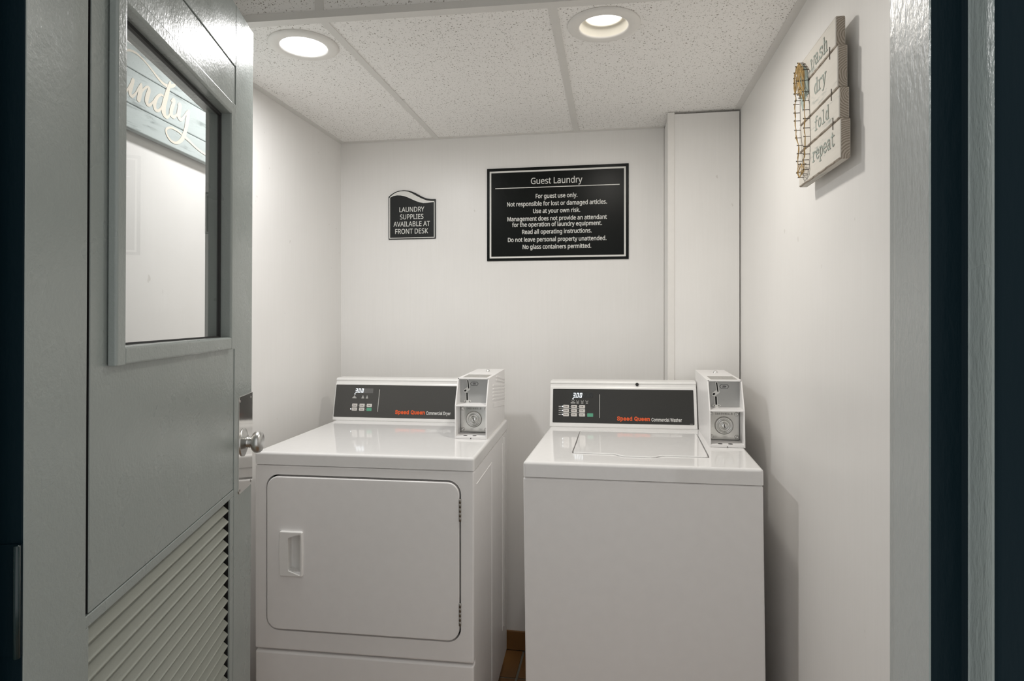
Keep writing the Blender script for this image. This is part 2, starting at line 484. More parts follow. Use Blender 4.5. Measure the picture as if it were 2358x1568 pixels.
# ---------------------------------------------------------------- lettering from outline tables
def parse_font(s):
    d = {}
    for g in s.split('~'):
        ch = g[0]; adv, rest = g[1:].split('|', 1)
        cons = [[tuple(int(q) / 400 for q in p.split(',')) for p in c.split(' ')] for c in rest.split('/')] if rest else []
        d[ch] = (int(adv) / 400, cons)
    return d
HUMANIST = parse_font(r""" 83|~.86|23,17 25,27 29,34 35,38 43,39 50,38 57,34 61,27 63,17 61,7 57,1 50,-3 43,-4 35,-3 29,1 25,7~A205|175,0 147,71 56,71 29,0 0,0 89,230 115,230 205,0/113,166 110,175 105,189 102,200 99,187 95,175 92,166 66,97 139,97~B209|97,229 123,228 145,223 162,216 174,206 181,191 183,172 182,160 179,148 172,139 164,131 153,125 140,122 140,120 154,117 166,112 176,104 184,94 189,81 191,65 190,52 187,40 182,30 170,17 154,8 141,3 127,1 112,0 31,0 31,229/102,132 120,133 133,136 143,141 151,153 154,169 150,185 140,196 130,201 116,203 98,204 60,204 60,132/60,107 60,24 106,24 124,26 139,30 149,36 157,50 160,67 159,79 155,89 148,97 137,102 123,106 104,107~D234|215,117 213,92 208,71 200,52 189,36 176,23 159,13 140,6 119,1 95,0 31,0 31,229 102,229 124,228 144,223 162,216 177,206 190,194 201,179 208,161 213,140/184,116 183,135 180,152 174,166 166,178 156,187 145,195 131,200 115,203 98,204 60,204 60,25 91,25 120,27 143,35 161,48 174,65 182,88~E178|159,0 31,0 31,229 159,229 159,204 60,204 60,132 153,132 153,107 60,107 60,25 159,25~F166|60,0 31,0 31,229 159,229 159,204 60,204 60,123 153,123 153,97 60,97~G234|131,121 210,121 210,9 172,0 129,-3 107,-2 87,3 69,11 54,22 42,36 32,52 25,71 21,91 20,115 21,137 26,158 34,177 44,193 58,207 74,218 93,226 114,231 138,232 151,232 163,231 175,229 207,219 196,194 168,203 153,206 137,207 119,206 104,202 90,196 78,187 68,176 60,164 54,149 51,133 50,115 51,97 54,81 59,66 66,53 75,42 86,34 100,27 117,23 136,22 162,23 181,27 181,95 131,95~I109|96,0 13,0 13,17 40,23 40,206 13,212 13,229 96,229 96,212 69,206 69,23 96,17~K199|199,0 165,0 83,109 60,89 60,0 31,0 31,229 60,229 60,116 80,138 99,160 161,229 195,229 104,129~L168|31,0 31,229 60,229 60,26 160,26 160,0~M291|132,0 57,201 55,201 57,184 57,163 58,139 58,0 31,0 31,229 74,229 144,41 146,41 217,229 260,229 260,0 231,0 231,141 232,163 233,184 234,200 232,200 156,0~N244|213,0 179,0 56,190 55,190 56,173 57,151 58,128 58,0 31,0 31,229 64,229 187,39 188,39 187,55 186,77 186,100 186,229 213,229~O251|231,115 230,98 228,82 224,67 219,53 212,40 204,29 195,20 184,12 171,5 157,0 142,-2 125,-3 108,-2 93,1 79,5 66,12 55,20 46,29 38,40 31,53 26,67 22,82 20,98 20,115 21,138 25,158 31,177 40,193 52,207 66,218 83,226 103,231 126,233 147,231 167,226 183,218 198,207 210,193 219,177 226,158 230,138/50,115 51,96 54,80 58,65 64,52 73,42 83,33 95,27 109,23 125,22 142,23 156,27 168,33 178,42 186,52 192,65 197,80 200,96 200,115 198,142 192,164 183,183 168,196 149,204 126,207 109,206 95,202 83,196 73,188 64,177 58,164 54,150 51,133~P194|92,229 119,227 141,221 157,211 169,198 175,181 178,162 177,148 173,135 167,122 158,111 145,102 130,95 117,92 103,90 86,89 60,89 60,0 31,0 31,229/89,204 60,204 60,114 83,114 97,114 109,116 119,119 132,125 141,133 146,145 148,160 144,180 134,193 123,199 108,203~R200|94,229 112,228 128,226 141,222 157,213 169,200 174,190 177,178 178,164 176,147 171,133 163,122 154,114 132,103 195,0 161,0 106,95 60,95 60,0 31,0 31,229/93,204 60,204 60,119 94,119 111,120 125,124 135,130 145,144 148,163 146,176 142,187 134,194 124,200 110,203~S176|161,61 160,48 157,37 151,26 139,14 123,4 110,0 95,-2 79,-3 55,-2 33,2 16,8 16,35 45,26 63,23 81,22 96,23 109,26 119,32 126,39 131,48 132,59 131,69 127,78 121,85 111,92 78,106 52,118 42,124 34,132 28,140 23,150 20,161 19,174 22,191 29,205 40,217 54,225 66,229 79,231 92,232 111,231 127,229 156,219 147,195 121,203 107,206 92,207 79,206 68,203 59,198 53,191 50,183 48,174 50,163 53,154 60,147 69,140 98,127 111,122 123,117 133,111 145,102 154,91 159,78~T178|104,0 75,0 75,204 3,204 3,229 175,229 175,204 104,204~U234|205,81 204,66 201,51 196,38 188,26 178,16 166,8 152,2 135,-2 116,-3 90,-1 68,7 51,20 39,37 31,58 29,81 29,229 58,229 58,81 59,63 64,49 73,37 84,29 99,24 118,22 137,24 152,29 163,38 171,50 175,65 177,81 177,229 205,229~V192|192,229 111,0 82,0 0,229 30,229 82,82 88,64 93,48 96,32 100,48 105,64 111,83 162,229~Y182|91,116 150,229 182,229 105,89 105,0 76,0 76,88 0,229 31,229~a180|92,175 112,173 127,169 139,161 147,150 152,135 154,117 154,0 133,0 128,24 127,24 111,9 103,3 94,0 69,-3 54,-2 41,2 30,9 22,19 17,32 15,48 17,64 24,77 35,87 51,95 72,100 97,103 126,104 126,114 124,132 117,144 106,150 91,152 78,151 65,148 42,139 34,160 60,170 76,174/101,83 82,81 67,78 56,73 47,62 44,47 46,35 53,26 63,21 75,20 89,21 101,25 112,32 120,41 124,53 126,69 126,84~b197|55,184 55,164 54,149 55,149 64,159 76,167 90,173 109,175 129,172 146,165 160,153 171,135 177,113 180,86 179,67 176,51 171,37 164,24 156,14 146,7 135,1 122,-2 109,-3 90,-1 76,4 64,12 55,22 53,22 47,0 27,0 27,244 55,244/104,151 88,150 75,145 66,136 60,123 57,113 56,101 55,87 55,86 57,66 60,50 66,37 75,28 88,22 105,20 119,22 130,28 139,37 145,50 149,67 150,86 149,106 145,122 139,135 130,144 118,150~c154|96,-3 82,-2 68,1 56,6 45,13 35,23 28,35 22,49 19,66 18,85 19,105 22,122 28,137 36,149 46,158 57,166 70,171 83,174 98,175 123,172 143,166 135,142 117,148 98,150 82,149 69,143 59,134 52,121 49,111 47,99 47,85 48,66 52,50 59,38 69,29 81,23 96,21 121,24 140,31 140,6 121,-1~d197|88,-3 68,-1 51,7 37,19 26,36 20,59 18,86 20,113 26,135 37,153 51,165 69,173 89,175 101,174 112,172 129,163 142,150 144,150 143,162 142,175 142,244 170,244 170,0 147,0 143,23 142,23 129,10 112,0 101,-2/93,20 109,22 122,27 131,35 137,47 141,62 142,80 142,85 141,105 137,121 132,135 122,144 109,150 92,152 78,150 67,144 58,134 52,120 48,104 47,85 48,66 52,50 58,37 67,28 79,22~e181|94,175 108,174 120,171 132,166 141,158 150,149 156,138 161,126 164,112 165,98 165,81 47,81 49,63 54,48 62,36 73,28 86,23 102,21 131,24 157,33 157,8 131,0 100,-3 85,-2 70,1 57,7 46,14 36,24 28,36 22,51 19,67 18,85 19,103 22,119 27,133 34,146 43,156 54,164 66,170 79,174/93,152 75,149 61,139 55,129 50,117 47,103 135,103 134,117 131,129 125,138 117,146 106,150~f110|106,150 63,150 63,0 35,0 35,150 5,150 5,163 35,173 35,183 36,197 38,209 42,219 50,231 61,239 74,244 91,245 110,244 124,240 117,217 105,221 91,222 79,220 70,213 65,201 63,183 63,172 106,172~g197|88,175 104,174 119,169 131,161 142,149 144,149 148,172 170,172 170,-3 169,-18 166,-32 162,-44 151,-58 136,-69 124,-73 110,-76 93,-77 59,-74 31,-66 31,-40 44,-46 60,-50 77,-53 95,-54 108,-52 120,-48 129,-41 136,-31 141,-19 142,-5 142,2 142,13 143,23 142,23 132,11 119,3 105,-2 89,-3 68,-1 51,7 36,20 26,38 20,60 18,86 20,111 26,133 36,151 51,164 68,172/92,151 79,149 68,144 59,134 52,121 49,111 47,99 47,85 48,66 52,50 59,37 68,27 79,22 93,20 105,21 115,23 124,28 131,34 136,42 140,52 142,79 142,86 142,100 140,113 137,123 130,136 121,145 108,150~h198|55,172 55,160 54,148 56,148 62,156 70,163 88,172 109,175 129,173 144,168 156,160 165,148 169,138 171,126 172,112 172,0 144,0 144,110 142,128 135,141 123,149 106,151 89,150 76,144 66,135 60,123 57,107 55,89 55,0 27,0 27,244 55,244~i83|55,172 55,0 27,0 27,172/42,236 48,235 53,232 57,227 58,218 57,211 53,205 48,202 42,200 35,202 30,205 26,211 25,218 26,227 30,232 35,235~k171|55,116 55,103 54,89 55,89 61,96 69,106 76,114 131,172 164,172 94,98 168,0 134,0 75,80 55,63 55,0 27,0 27,244 55,244~l83|55,0 27,0 27,244 55,244~m300|216,175 234,173 248,169 260,160 268,148 272,132 274,112 274,0 246,0 246,111 244,128 238,141 227,149 211,151 196,150 184,145 175,137 169,126 166,112 165,95 165,0 137,0 137,111 136,123 133,133 128,141 121,147 112,150 101,151 86,150 74,144 66,135 60,123 57,108 55,89 55,0 27,0 27,172 50,172 54,149 56,149 62,157 69,163 87,172 106,175 125,173 140,168 151,159 159,146 161,146 171,159 184,168 200,173~n198|110,175 129,173 144,169 157,160 165,148 171,132 172,112 172,0 144,0 144,110 142,128 135,141 123,149 106,151 89,150 76,144 66,135 60,123 57,108 55,89 55,0 27,0 27,172 50,172 54,149 56,149 62,157 70,163 89,172~o194|177,86 176,73 174,60 171,48 164,33 155,20 144,10 130,3 114,-2 97,-3 80,-2 65,3 52,10 40,20 31,33 24,48 20,60 18,73 18,86 19,104 22,120 27,135 35,147 44,157 55,165 68,171 82,174 98,175 113,174 126,171 139,165 150,157 159,147 167,135 172,120 176,104/47,86 48,67 52,51 59,38 69,28 81,22 97,20 113,22 126,28 135,38 142,51 146,67 148,86 146,105 142,121 135,134 126,144 113,149 97,151 81,149 68,144 59,134 52,121 48,105~p197|109,175 129,173 146,165 160,153 171,136 177,114 180,86 179,68 176,51 171,37 164,25 156,15 146,7 135,1 122,-2 109,-3 96,-2 85,0 68,9 55,22 54,22 55,8 55,-6 55,-77 27,-77 27,172 50,172 54,149 55,149 68,162 76,167 85,172 96,174/104,151 88,150 76,145 67,137 61,125 57,110 55,92 55,86 56,73 57,61 60,50 66,37 75,28 88,22 105,20 119,22 130,29 139,39 145,52 149,68 150,87 149,105 145,121 139,134 130,144 118,149~q197|142,-4 142,10 143,23 141,23 133,13 121,4 106,-1 88,-3 68,-1 51,7 37,19 26,36 20,59 18,86 19,104 22,121 27,135 33,147 42,157 52,165 63,171 75,174 89,175 107,173 122,167 133,159 142,149 143,149 148,172 170,172 170,-77 142,-77/93,20 109,22 121,27 131,35 137,46 141,61 142,80 142,85 141,105 137,122 131,135 122,144 109,150 92,152 78,150 67,144 58,134 52,120 48,104 47,85 48,66 52,50 58,37 67,28 79,22~r132|107,175 118,175 128,173 124,147 115,149 106,149 96,148 87,145 78,140 71,134 64,125 60,115 56,104 55,92 55,0 27,0 27,172 50,172 54,140 55,140 68,158 76,165 86,170 96,174~s154|139,47 137,32 131,20 121,10 107,3 96,-1 84,-3 71,-3 40,0 17,8 17,33 42,24 56,21 71,20 90,21 102,26 110,35 112,45 111,51 108,56 96,67 70,78 41,91 31,98 23,106 18,117 16,130 18,143 24,154 34,163 47,170 63,174 81,175 110,172 136,164 126,141 103,149 79,152 64,151 52,146 46,140 43,131 44,125 47,119 61,110 88,98 115,86 126,79 133,70 138,60~t116|85,20 98,21 109,23 109,2 96,-2 80,-3 67,-2 55,1 45,8 37,18 31,32 30,50 30,150 5,150 5,164 30,175 41,211 58,211 58,172 107,172 107,150 58,150 58,51 60,37 65,27 74,22~u198|171,172 171,0 148,0 144,23 142,23 136,15 128,8 109,0 88,-3 69,-2 53,3 41,12 32,24 28,34 26,46 25,59 25,172 54,172 54,61 56,43 63,30 75,23 92,20 109,22 122,27 132,36 138,49 142,64 143,82 143,172~v163|65,0 0,172 30,172 67,71 72,55 77,38 81,25 82,25 85,38 91,55 96,71 133,172 163,172 98,0~w252|138,97 134,111 131,123 128,134 126,143 125,143 123,134 121,123 118,110 114,97 83,0 51,0 4,172 33,172 56,81 61,62 65,44 68,29 69,29 71,39 74,51 77,64 81,75 111,172 142,172 171,75 176,60 180,43 183,30 184,30 187,43 191,61 196,81 220,172 249,172 201,0 168,0~y164|0,172 30,172 68,74 74,57 79,42 82,27 83,27 89,48 98,74 133,172 164,172 89,-24 83,-39 75,-52 66,-62 55,-70 42,-75 27,-77 13,-76 4,-74 4,-52 12,-53 22,-54 32,-53 40,-50 46,-46 52,-40 61,-23 70,-1""")
GROTESK = parse_font(r""" 75|~2181|26,0 26,19 94,91 113,113 124,131 127,139 128,149 127,159 123,167 117,174 109,180 100,183 89,184 78,183 69,179 61,173 56,165 52,156 51,145 26,145 28,162 34,177 44,189 57,198 73,204 90,206 107,204 122,199 135,190 144,178 150,164 152,149 151,138 148,127 143,116 134,103 107,72 61,24 61,23 156,23 156,0~5181|88,-3 71,-1 56,4 43,13 33,24 27,37 24,52 49,52 51,43 55,36 61,29 69,24 78,21 88,20 100,21 110,26 119,33 126,42 130,53 131,65 130,77 125,88 119,98 110,105 99,109 87,111 67,107 58,103 51,98 27,101 38,203 147,203 147,181 60,181 54,121 62,126 71,130 81,133 92,133 105,132 118,128 129,122 138,114 146,104 152,92 155,79 156,65 155,53 152,41 148,30 137,17 123,6 113,1 101,-2~A192|7,0 81,203 110,203 185,0 158,0 115,121 106,149 93,191 98,191 85,148 76,121 34,0/44,57 44,79 148,79 148,57~C204|107,-3 90,-1 74,3 60,10 47,20 37,32 28,46 21,63 17,81 16,102 17,122 21,141 28,157 37,172 47,184 60,193 74,201 90,205 107,206 122,205 136,202 149,196 161,188 171,179 179,167 185,154 189,139 163,139 160,149 156,158 143,171 126,180 107,182 89,180 73,173 64,166 56,157 50,146 45,133 42,118 41,102 42,85 45,71 50,58 57,47 64,38 74,31 89,24 107,21 126,24 143,32 156,46 163,64 189,64 185,49 179,36 171,25 161,15 149,7 136,2 122,-2~D201|88,0 38,0 38,23 86,23 102,24 115,27 127,32 137,40 145,49 152,60 156,72 159,86 160,102 159,118 156,132 152,144 145,155 138,164 128,171 116,176 103,180 88,181 37,181 37,203 90,203 109,202 126,198 141,191 154,182 165,170 173,156 180,140 183,122 185,102 183,82 180,64 173,47 165,33 154,22 140,12 125,5 107,1/50,203 50,0 24,0 24,203~E167|24,0 24,203 149,203 149,181 50,181 50,114 142,114 142,91 50,91 50,23 150,23 150,0~G208|107,-3 90,-1 74,3 60,10 47,20 36,32 28,46 21,63 17,81 16,102 17,122 21,141 28,157 36,172 47,184 60,193 74,201 89,205 106,206 122,205 136,201 149,196 161,188 171,178 180,167 186,154 190,139 163,139 155,157 142,171 126,179 106,182 89,180 73,173 60,161 50,146 45,133 42,118 41,102 42,85 45,71 50,58 57,47 64,38 74,31 90,24 107,21 124,23 138,28 150,37 158,49 164,64 166,81 174,80 113,80 113,102 191,102 191,80 190,64 186,49 180,36 172,25 162,15 151,8 137,2 123,-2~L157|24,0 24,203 50,203 50,23 144,23 144,0~N209|24,0 24,203 54,203 137,73 145,60 155,43 166,22 162,21 160,43 160,63 160,78 160,203 185,203 185,0 155,0 81,116 71,132 59,152 43,181 48,181 49,153 50,131 50,116 50,0~Q213|98,64 125,64 148,34 153,26 187,-19 160,-19 138,11 132,18/107,-3 90,-1 74,3 60,10 48,20 37,32 28,46 21,63 17,81 16,102 17,122 21,141 28,157 37,172 48,184 60,193 74,201 90,205 107,206 124,205 139,201 153,193 166,184 177,172 186,157 192,141 196,122 197,102 196,81 192,63 186,46 177,32 166,20 153,10 139,3 124,-1/107,21 124,23 140,30 149,38 157,47 163,58 168,71 171,85 172,102 171,118 168,133 163,146 157,157 149,166 140,173 124,180 107,182 89,180 74,173 64,166 57,157 50,146 45,133 42,118 41,102 42,85 45,71 50,58 57,47 64,38 74,30 89,23~R180|24,0 24,203 94,203 109,203 122,200 133,195 147,186 156,173 162,158 164,141 162,124 156,109 147,96 133,87 122,83 109,80 94,79 39,79 39,102 93,102 108,103 119,107 128,112 133,120 137,130 138,141 137,152 133,162 128,170 119,176 108,180 93,181 50,181 50,0/141,0 92,92 121,92 171,0~S179|89,-4 75,-3 63,0 51,4 36,12 26,24 18,38 15,55 42,55 44,44 49,35 57,28 67,23 78,21 89,20 103,21 114,24 124,29 132,37 137,46 138,56 137,65 133,72 126,77 118,82 98,89 73,96 58,101 45,108 34,116 27,125 22,136 21,149 23,165 30,179 41,191 55,199 66,203 78,205 91,206 104,205 116,203 126,199 140,191 151,179 158,166 160,151 135,151 131,165 121,175 107,181 90,183 78,182 67,179 58,174 51,167 47,159 46,150 48,141 52,133 59,128 68,123 85,117 106,112 125,105 143,95 151,88 158,79 162,68 163,55 161,40 155,25 144,13 129,4 118,0 104,-3~W274|62,0 7,203 33,203 65,78 70,58 75,37 79,16 76,16 80,37 85,58 90,78 122,203 152,203 185,78 190,58 194,37 199,16 195,16 200,37 204,58 209,78 241,203 268,203 212,0 182,0 147,129 141,157 134,190 140,190 134,158 127,129 92,0~a156|64,-3 50,-2 38,2 27,9 19,18 14,29 12,43 13,55 17,64 23,72 31,77 50,84 71,88 93,91 106,94 109,97 110,102 110,103 109,111 107,119 102,124 96,129 88,131 78,132 68,131 60,129 47,120 40,110 16,116 23,129 31,138 42,145 53,150 65,153 78,154 96,152 114,144 122,137 129,128 133,116 135,101 135,0 111,0 111,21 109,21 101,10 86,0 76,-2/68,18 81,19 91,23 99,30 105,37 109,46 110,55 110,76 104,73 93,70 80,68 70,67 54,63 47,60 41,56 38,50 37,42 38,35 41,29 46,24 52,21~c158|83,-3 70,-2 58,1 47,7 37,14 29,23 22,34 18,46 15,60 14,75 15,90 18,104 22,116 29,127 37,137 47,144 58,149 70,153 83,154 104,151 122,142 136,129 145,111 121,105 116,116 108,124 97,130 83,132 69,130 58,124 49,115 43,103 40,90 39,75 40,60 43,47 49,35 58,26 69,21 83,19 97,21 108,26 117,35 122,47 145,41 142,31 136,22 122,9 104,0~d170|78,-3 60,-1 45,6 32,18 22,34 17,46 15,60 14,76 15,91 17,105 22,117 32,133 45,144 60,151 78,154 91,153 101,149 115,138 122,128 124,128 124,203 149,203 149,0 125,0 125,23 123,23 115,12 101,2 91,-2/82,19 95,21 105,26 114,35 120,46 123,60 125,76 123,92 120,105 114,116 105,125 95,130 82,132 69,130 58,125 49,116 43,104 40,91 39,76 40,60 43,47 50,35 58,26 69,21~e162|85,-3 71,-2 58,1 47,7 37,14 29,23 22,34 17,46 15,60 14,75 15,90 17,103 22,116 29,127 37,136 46,144 57,149 69,153 82,154 94,153 106,150 118,144 128,136 136,126 143,113 147,97 148,78 148,68 30,68 30,88 135,88 124,81 123,95 119,107 113,118 105,126 95,130 82,132 69,130 59,125 50,118 44,108 40,97 38,84 38,71 40,55 44,42 51,32 60,25 72,20 85,18 101,21 114,29 122,42 146,36 141,25 134,16 125,8 113,2 100,-2~h164|45,91 45,0 21,0 21,203 45,203 45,115 41,115 49,133 61,145 75,152 91,154 105,152 118,147 128,139 136,128 141,114 143,96 143,0 118,0 118,94 116,110 109,122 98,129 84,132 74,130 64,127 57,121 51,113 47,103~i67|21,0 21,152 45,152 45,0/33,177 27,178 22,182 18,187 17,193 18,200 22,205 27,208 33,209 40,208 46,205 49,200 51,193 49,187 46,182 40,178~l76|56,-1 40,1 30,8 23,19 21,34 21,203 45,203 45,39 46,31 48,25 52,22 58,21 64,21 68,22 72,1 65,0~m244|21,0 21,152 45,152 45,118 43,118 47,129 53,138 60,145 69,150 78,153 88,154 103,152 115,144 124,133 128,118 125,118 129,128 135,137 143,145 152,150 163,153 175,154 187,153 199,149 209,142 216,131 221,118 223,102 223,0 198,0 198,101 196,116 189,125 179,130 167,132 158,131 150,128 143,123 138,116 135,108 134,99 134,0 110,0 110,104 108,115 101,124 92,130 80,132 71,131 63,128 56,123 50,116 47,106 45,95 45,0~n164|45,91 45,0 21,0 21,152 45,152 45,115 41,115 49,133 61,145 75,152 91,154 105,152 118,147 128,139 136,128 141,114 143,96 143,0 118,0 118,94 116,110 109,122 98,129 84,132 74,130 64,127 57,121 51,113 47,103~o166|83,-3 70,-2 58,1 47,7 37,14 29,23 22,34 18,46 15,60 14,75 15,90 18,104 22,116 29,127 37,137 47,144 58,149 70,153 83,154 96,153 108,149 119,144 129,137 137,127 144,116 149,104 151,90 152,75 151,60 149,46 144,34 137,23 129,14 119,7 108,1 96,-2/83,19 97,21 108,26 117,35 123,47 126,60 128,75 126,90 123,103 117,115 108,124 97,130 83,132 69,130 58,124 49,115 43,103 40,90 39,75 40,60 43,47 49,35 58,26 69,21~p170|21,-57 21,152 45,152 45,128 47,128 55,138 69,149 79,153 92,154 110,151 125,144 138,133 148,117 152,105 155,91 156,76 155,60 152,46 148,34 138,18 125,6 110,-1 92,-3 79,-2 69,2 55,12 47,23 45,23 45,-57/88,19 101,21 112,26 120,35 126,47 130,60 131,76 130,91 126,104 120,116 112,125 101,130 88,132 75,130 64,125 56,116 50,105 46,92 45,76 46,60 50,46 56,35 65,26 75,21~r104|21,0 21,152 45,152 45,128 46,128 52,139 61,147 72,152 85,154 92,154 97,153 97,129 92,130 83,130 73,129 64,126 56,121 50,113 47,105 45,95 45,0~s146|73,-3 58,-2 45,1 34,7 25,15 18,25 14,38 38,43 42,32 50,24 60,20 73,18 87,20 98,25 105,32 107,41 106,48 102,54 95,59 85,62 60,68 42,74 29,83 21,95 19,110 21,122 26,133 35,141 46,148 60,152 75,154 89,153 102,149 112,143 120,136 126,126 130,116 107,111 103,119 97,126 88,131 75,133 62,131 52,127 46,120 43,111 45,103 50,97 57,93 69,89 92,84 110,77 122,69 130,57 132,43 131,30 125,19 116,10 104,3 89,-2~u164|73,-2 59,0 46,4 36,12 28,23 23,38 21,56 21,152 45,152 45,58 48,42 55,30 66,23 80,20 90,21 100,25 107,31 113,39 117,49 118,61 118,152 143,152 143,0 119,0 119,37 123,37 118,24 111,14 103,7 89,0~y156|19,-55 25,-34 29,-35 42,-36 47,-34 52,-30 56,-23 60,-14 65,-1 7,152 34,152 66,62 75,35 82,8 73,8 81,35 90,62 122,152 149,152 82,-23 71,-43 64,-50 56,-54 47,-57 37,-58 26,-57~¢158|73,0 73,203 90,203 90,0/83,23 70,24 58,27 47,33 37,40 29,49 22,60 18,73 15,86 14,101 15,116 18,130 22,143 29,154 37,163 47,170 58,176 70,179 83,180 104,177 122,169 136,155 145,137 121,131 116,142 108,151 97,156 83,158 69,156 58,150 49,141 43,130 40,116 39,101 40,87 43,73 49,62 58,53 69,47 83,45 97,47 108,53 117,62 122,73 145,67 136,49 122,35 104,26""")

def text_bm(s, font, width, cap, mat, th=0.0004, bold=0.0, track=0.0, slab=False):
    """flat lettering, left baseline at the origin of mat, scaled to width and cap height."""
    cu = bpy.data.curves.new('t', 'CURVE'); cu.dimensions = '2D'; cu.fill_mode = 'BOTH'
    x = 0.0; xs = []
    for ch in s:
        adv, cons = font[ch]
        for c in cons:
            sp = cu.splines.new('POLY'); sp.points.add(len(c) - 1)
            for p, (a, b) in zip(sp.points, c): p.co = (x + a, b, 0, 1); xs.append(x + a)
            sp.use_cyclic_u = True
        x += adv + track
    o = bpy.data.objects.new('t', cu); COL.objects.link(o)
    bpy.context.view_layer.update()
    me = bpy.data.meshes.new_from_object(o.evaluated_get(bpy.context.evaluated_depsgraph_get()))
    bpy.data.objects.remove(o); bpy.data.curves.remove(cu)
    b = B(); b.bm.from_mesh(me); bpy.data.meshes.remove(me)
    for f in b.bm.faces: f.material_index = 0
    capu = font_cap(font)
    x0, x1 = min(xs) - bold, max(xs) + bold
    if bold > 0:
        src = bpy.data.meshes.new('t'); b.bm.to_mesh(src)
        for k in range(8):
            t = bmesh.new(); t.from_mesh(src)
            bmesh.ops.translate(t, vec=(bold * math.cos(k * PI / 4), bold * math.sin(k * PI / 4), 0.1 * (k + 1)), verts=t.verts)
            b._take(t)
        bpy.data.meshes.remove(src)
    sx = width / (x1 - x0); sy = cap / capu
    for v in b.bm.verts: v.co = ((v.co.x - x0) * sx, v.co.y * sy, th + v.co.z * 0.0003)
    bmesh.ops.transform(b.bm, matrix=mat, verts=b.bm.verts)
    return b

def font_cap(font):
    for ch in 'DEGL':
        if ch in font: return max(p[1] for c in font[ch][1] for p in c) - (0.01 if ch == 'G' else 0)
    return 0.7

def merge(a, b2):
    me = bpy.data.meshes.new('t'); b2.bm.to_mesh(me); b2.bm.free(); a.bm.from_mesh(me); bpy.data.meshes.remove(me)

SEG = {'3': 'abgcd', '0': 'abcdef', '8': 'abcdefg', '.': ''}
def seven(b, ch, x, y, w, h, t, mat, slant=0.12, th=0.0006):
    def q(x0, y0, x1, y1):
        pts = [(x0, y0), (x1, y0), (x1, y1), (x0, y1)]
        pts = [(x + px + slant * py, y + py) for px, py in pts]
        tb = bmesh.new(); f = [tb.verts.new((px, py, th)) for px, py in pts]; tb.faces.new(f); b._take(tb, 0, False, mat)
    g = t * 0.15
    R = dict(a=(g, h - t, w - g, h), d=(g, 0, w - g, t), g=(g, h / 2 - t / 2, w - g, h / 2 + t / 2),
             f=(0, h / 2 + g, t, h - g), e=(0, g, t, h / 2 - g), b=(w - t, h / 2 + g, w, h - g), c=(w - t, g, w, h / 2 - g))
    for s in SEG[ch]: q(*R[s])
    if ch == '.': q(0, 0, t, t)

# ================================================================= THE ROOM
XL, XR, YB, ZC = -1.213, 0.478, 2.601, HC + 0.797
YF, YH = 0.558, 0.424           # room face and hallway face of the front wall
ZT = HC + 1.25                  # height of the walls

b = B(); b.box(XL - 0.1, XR + 0.1, YB, YB + 0.1, 0, ZT)
structure('wall_back', b, M['wall'])
b = B(); b.box(XL - 0.1, XL, YF, YB, 0, ZT)
structure('wall_left', b, M['wall'])
b = B(); b.box(XR, XR + 0.1, YF, YB, 0, ZT)
structure('wall_right', b, M['wall'])
DL, DR, DT = -0.656, 0.2300, HC + 0.738      # door opening (rabbet faces), head
b = B()
b.box(XL - 0.1, DL - 0.045, YH + 0.002, YF - 0.002, 0, ZT)
b.box(DR + 0.045, XR + 0.1, YH + 0.002, YF - 0.002, 0, ZT)
b.box(DL - 0.045, DR + 0.045, YH + 0.002, YF - 0.002, DT + 0.045, ZT)
structure('wall_front', b, M['wall'])

# door frame: rabbets, stop, rounded corners
ST0, ST1 = 0.4545, 0.5130       # stop, hallway side to room side
b = B()
b.prism([(DR + 0.0055, YH), (DR + 0.0055, ST0), (DR - 0.0164, ST0), (DR - 0.0164, ST1), (DR, ST1), (DR, YF + 0.002), (DR + 0.05, YF + 0.002), (DR + 0.05, YH)], 2, 0, DT + 0.045, bev=0.0035, seg=3)
def shade_hall_faces(b):  # faces turned to the hallway get the painted shade, reveals stay grey-green
    for f in b.bm.faces:
        f.normal_update()
        hall = f.calc_center_median().y < ST0 + 0.003
        f.material_index = (1 if f.normal.y < -0.6 else 2) if hall else 0
    return b
structure('doorframe', shade_hall_faces(b), [M['jamb'], M['navy'], M['reveal']])
fr_root = bpy.data.objects['doorframe']
b = B()
b.prism([(DL - 0.0055, YH), (DL - 0.0055, ST0), (DL + 0.0164, ST0), (DL + 0.0164, ST1), (DL, ST1), (DL, YF), (DL - 0.05, YF), (DL - 0.05, YH)], 2, 0, DT + 0.045, bev=0.0035, seg=3)
obj('hinge_jamb', shade_hall_faces(b), [M['jamb'], M['navy'], M['reveal']], parent=fr_root)
b = B()
b.prism([(YH, DT + 0.0055), (ST0, DT + 0.0055), (ST0, DT - 0.0164), (ST1, DT - 0.0164), (ST1, DT), (YF, DT), (YF, DT + 0.05), (YH, DT + 0.05)], 0, DL - 0.05, DR + 0.05, bev=0.0035, seg=3)
obj('head_jamb', shade_hall_faces(b), [M['jamb'], M['navy'], M['reveal']], parent=fr_root)

# floor: slab with recessed joints, every tile its own piece
b = B(); b.box(XL - 0.1, XR + 0.1, -0.9, YB + 0.1, -0.08, -0.004)
fl = structure('floor', b, M['grout'])
P = 0.2055
tb = B(); tb.box(0.0045, P - 0.0045, 0.0045, P - 0.0045, -0.004, 0.0, bev=0.0012, seg=1)
tile0 = None
gx = -0.376
i0 = math.floor((XL - gx) / P); i1 = math.ceil((XR - gx) / P)
for j in range(13):
    for i in range(i0, i1):
        x0, y0 = gx + i * P, YB - (j + 1) * P
        if y0 < -0.12: continue
        if x0 < XL - P * 0.9 or x0 > XR - 0.02: continue
        if tile0 is None:
            tile0 = obj('floor_tile', tb, M['floor_tile'], parent=fl, loc=(x0, y0, 0))
        else:
            copy_of(tile0, fl, (x0, y0, 0))

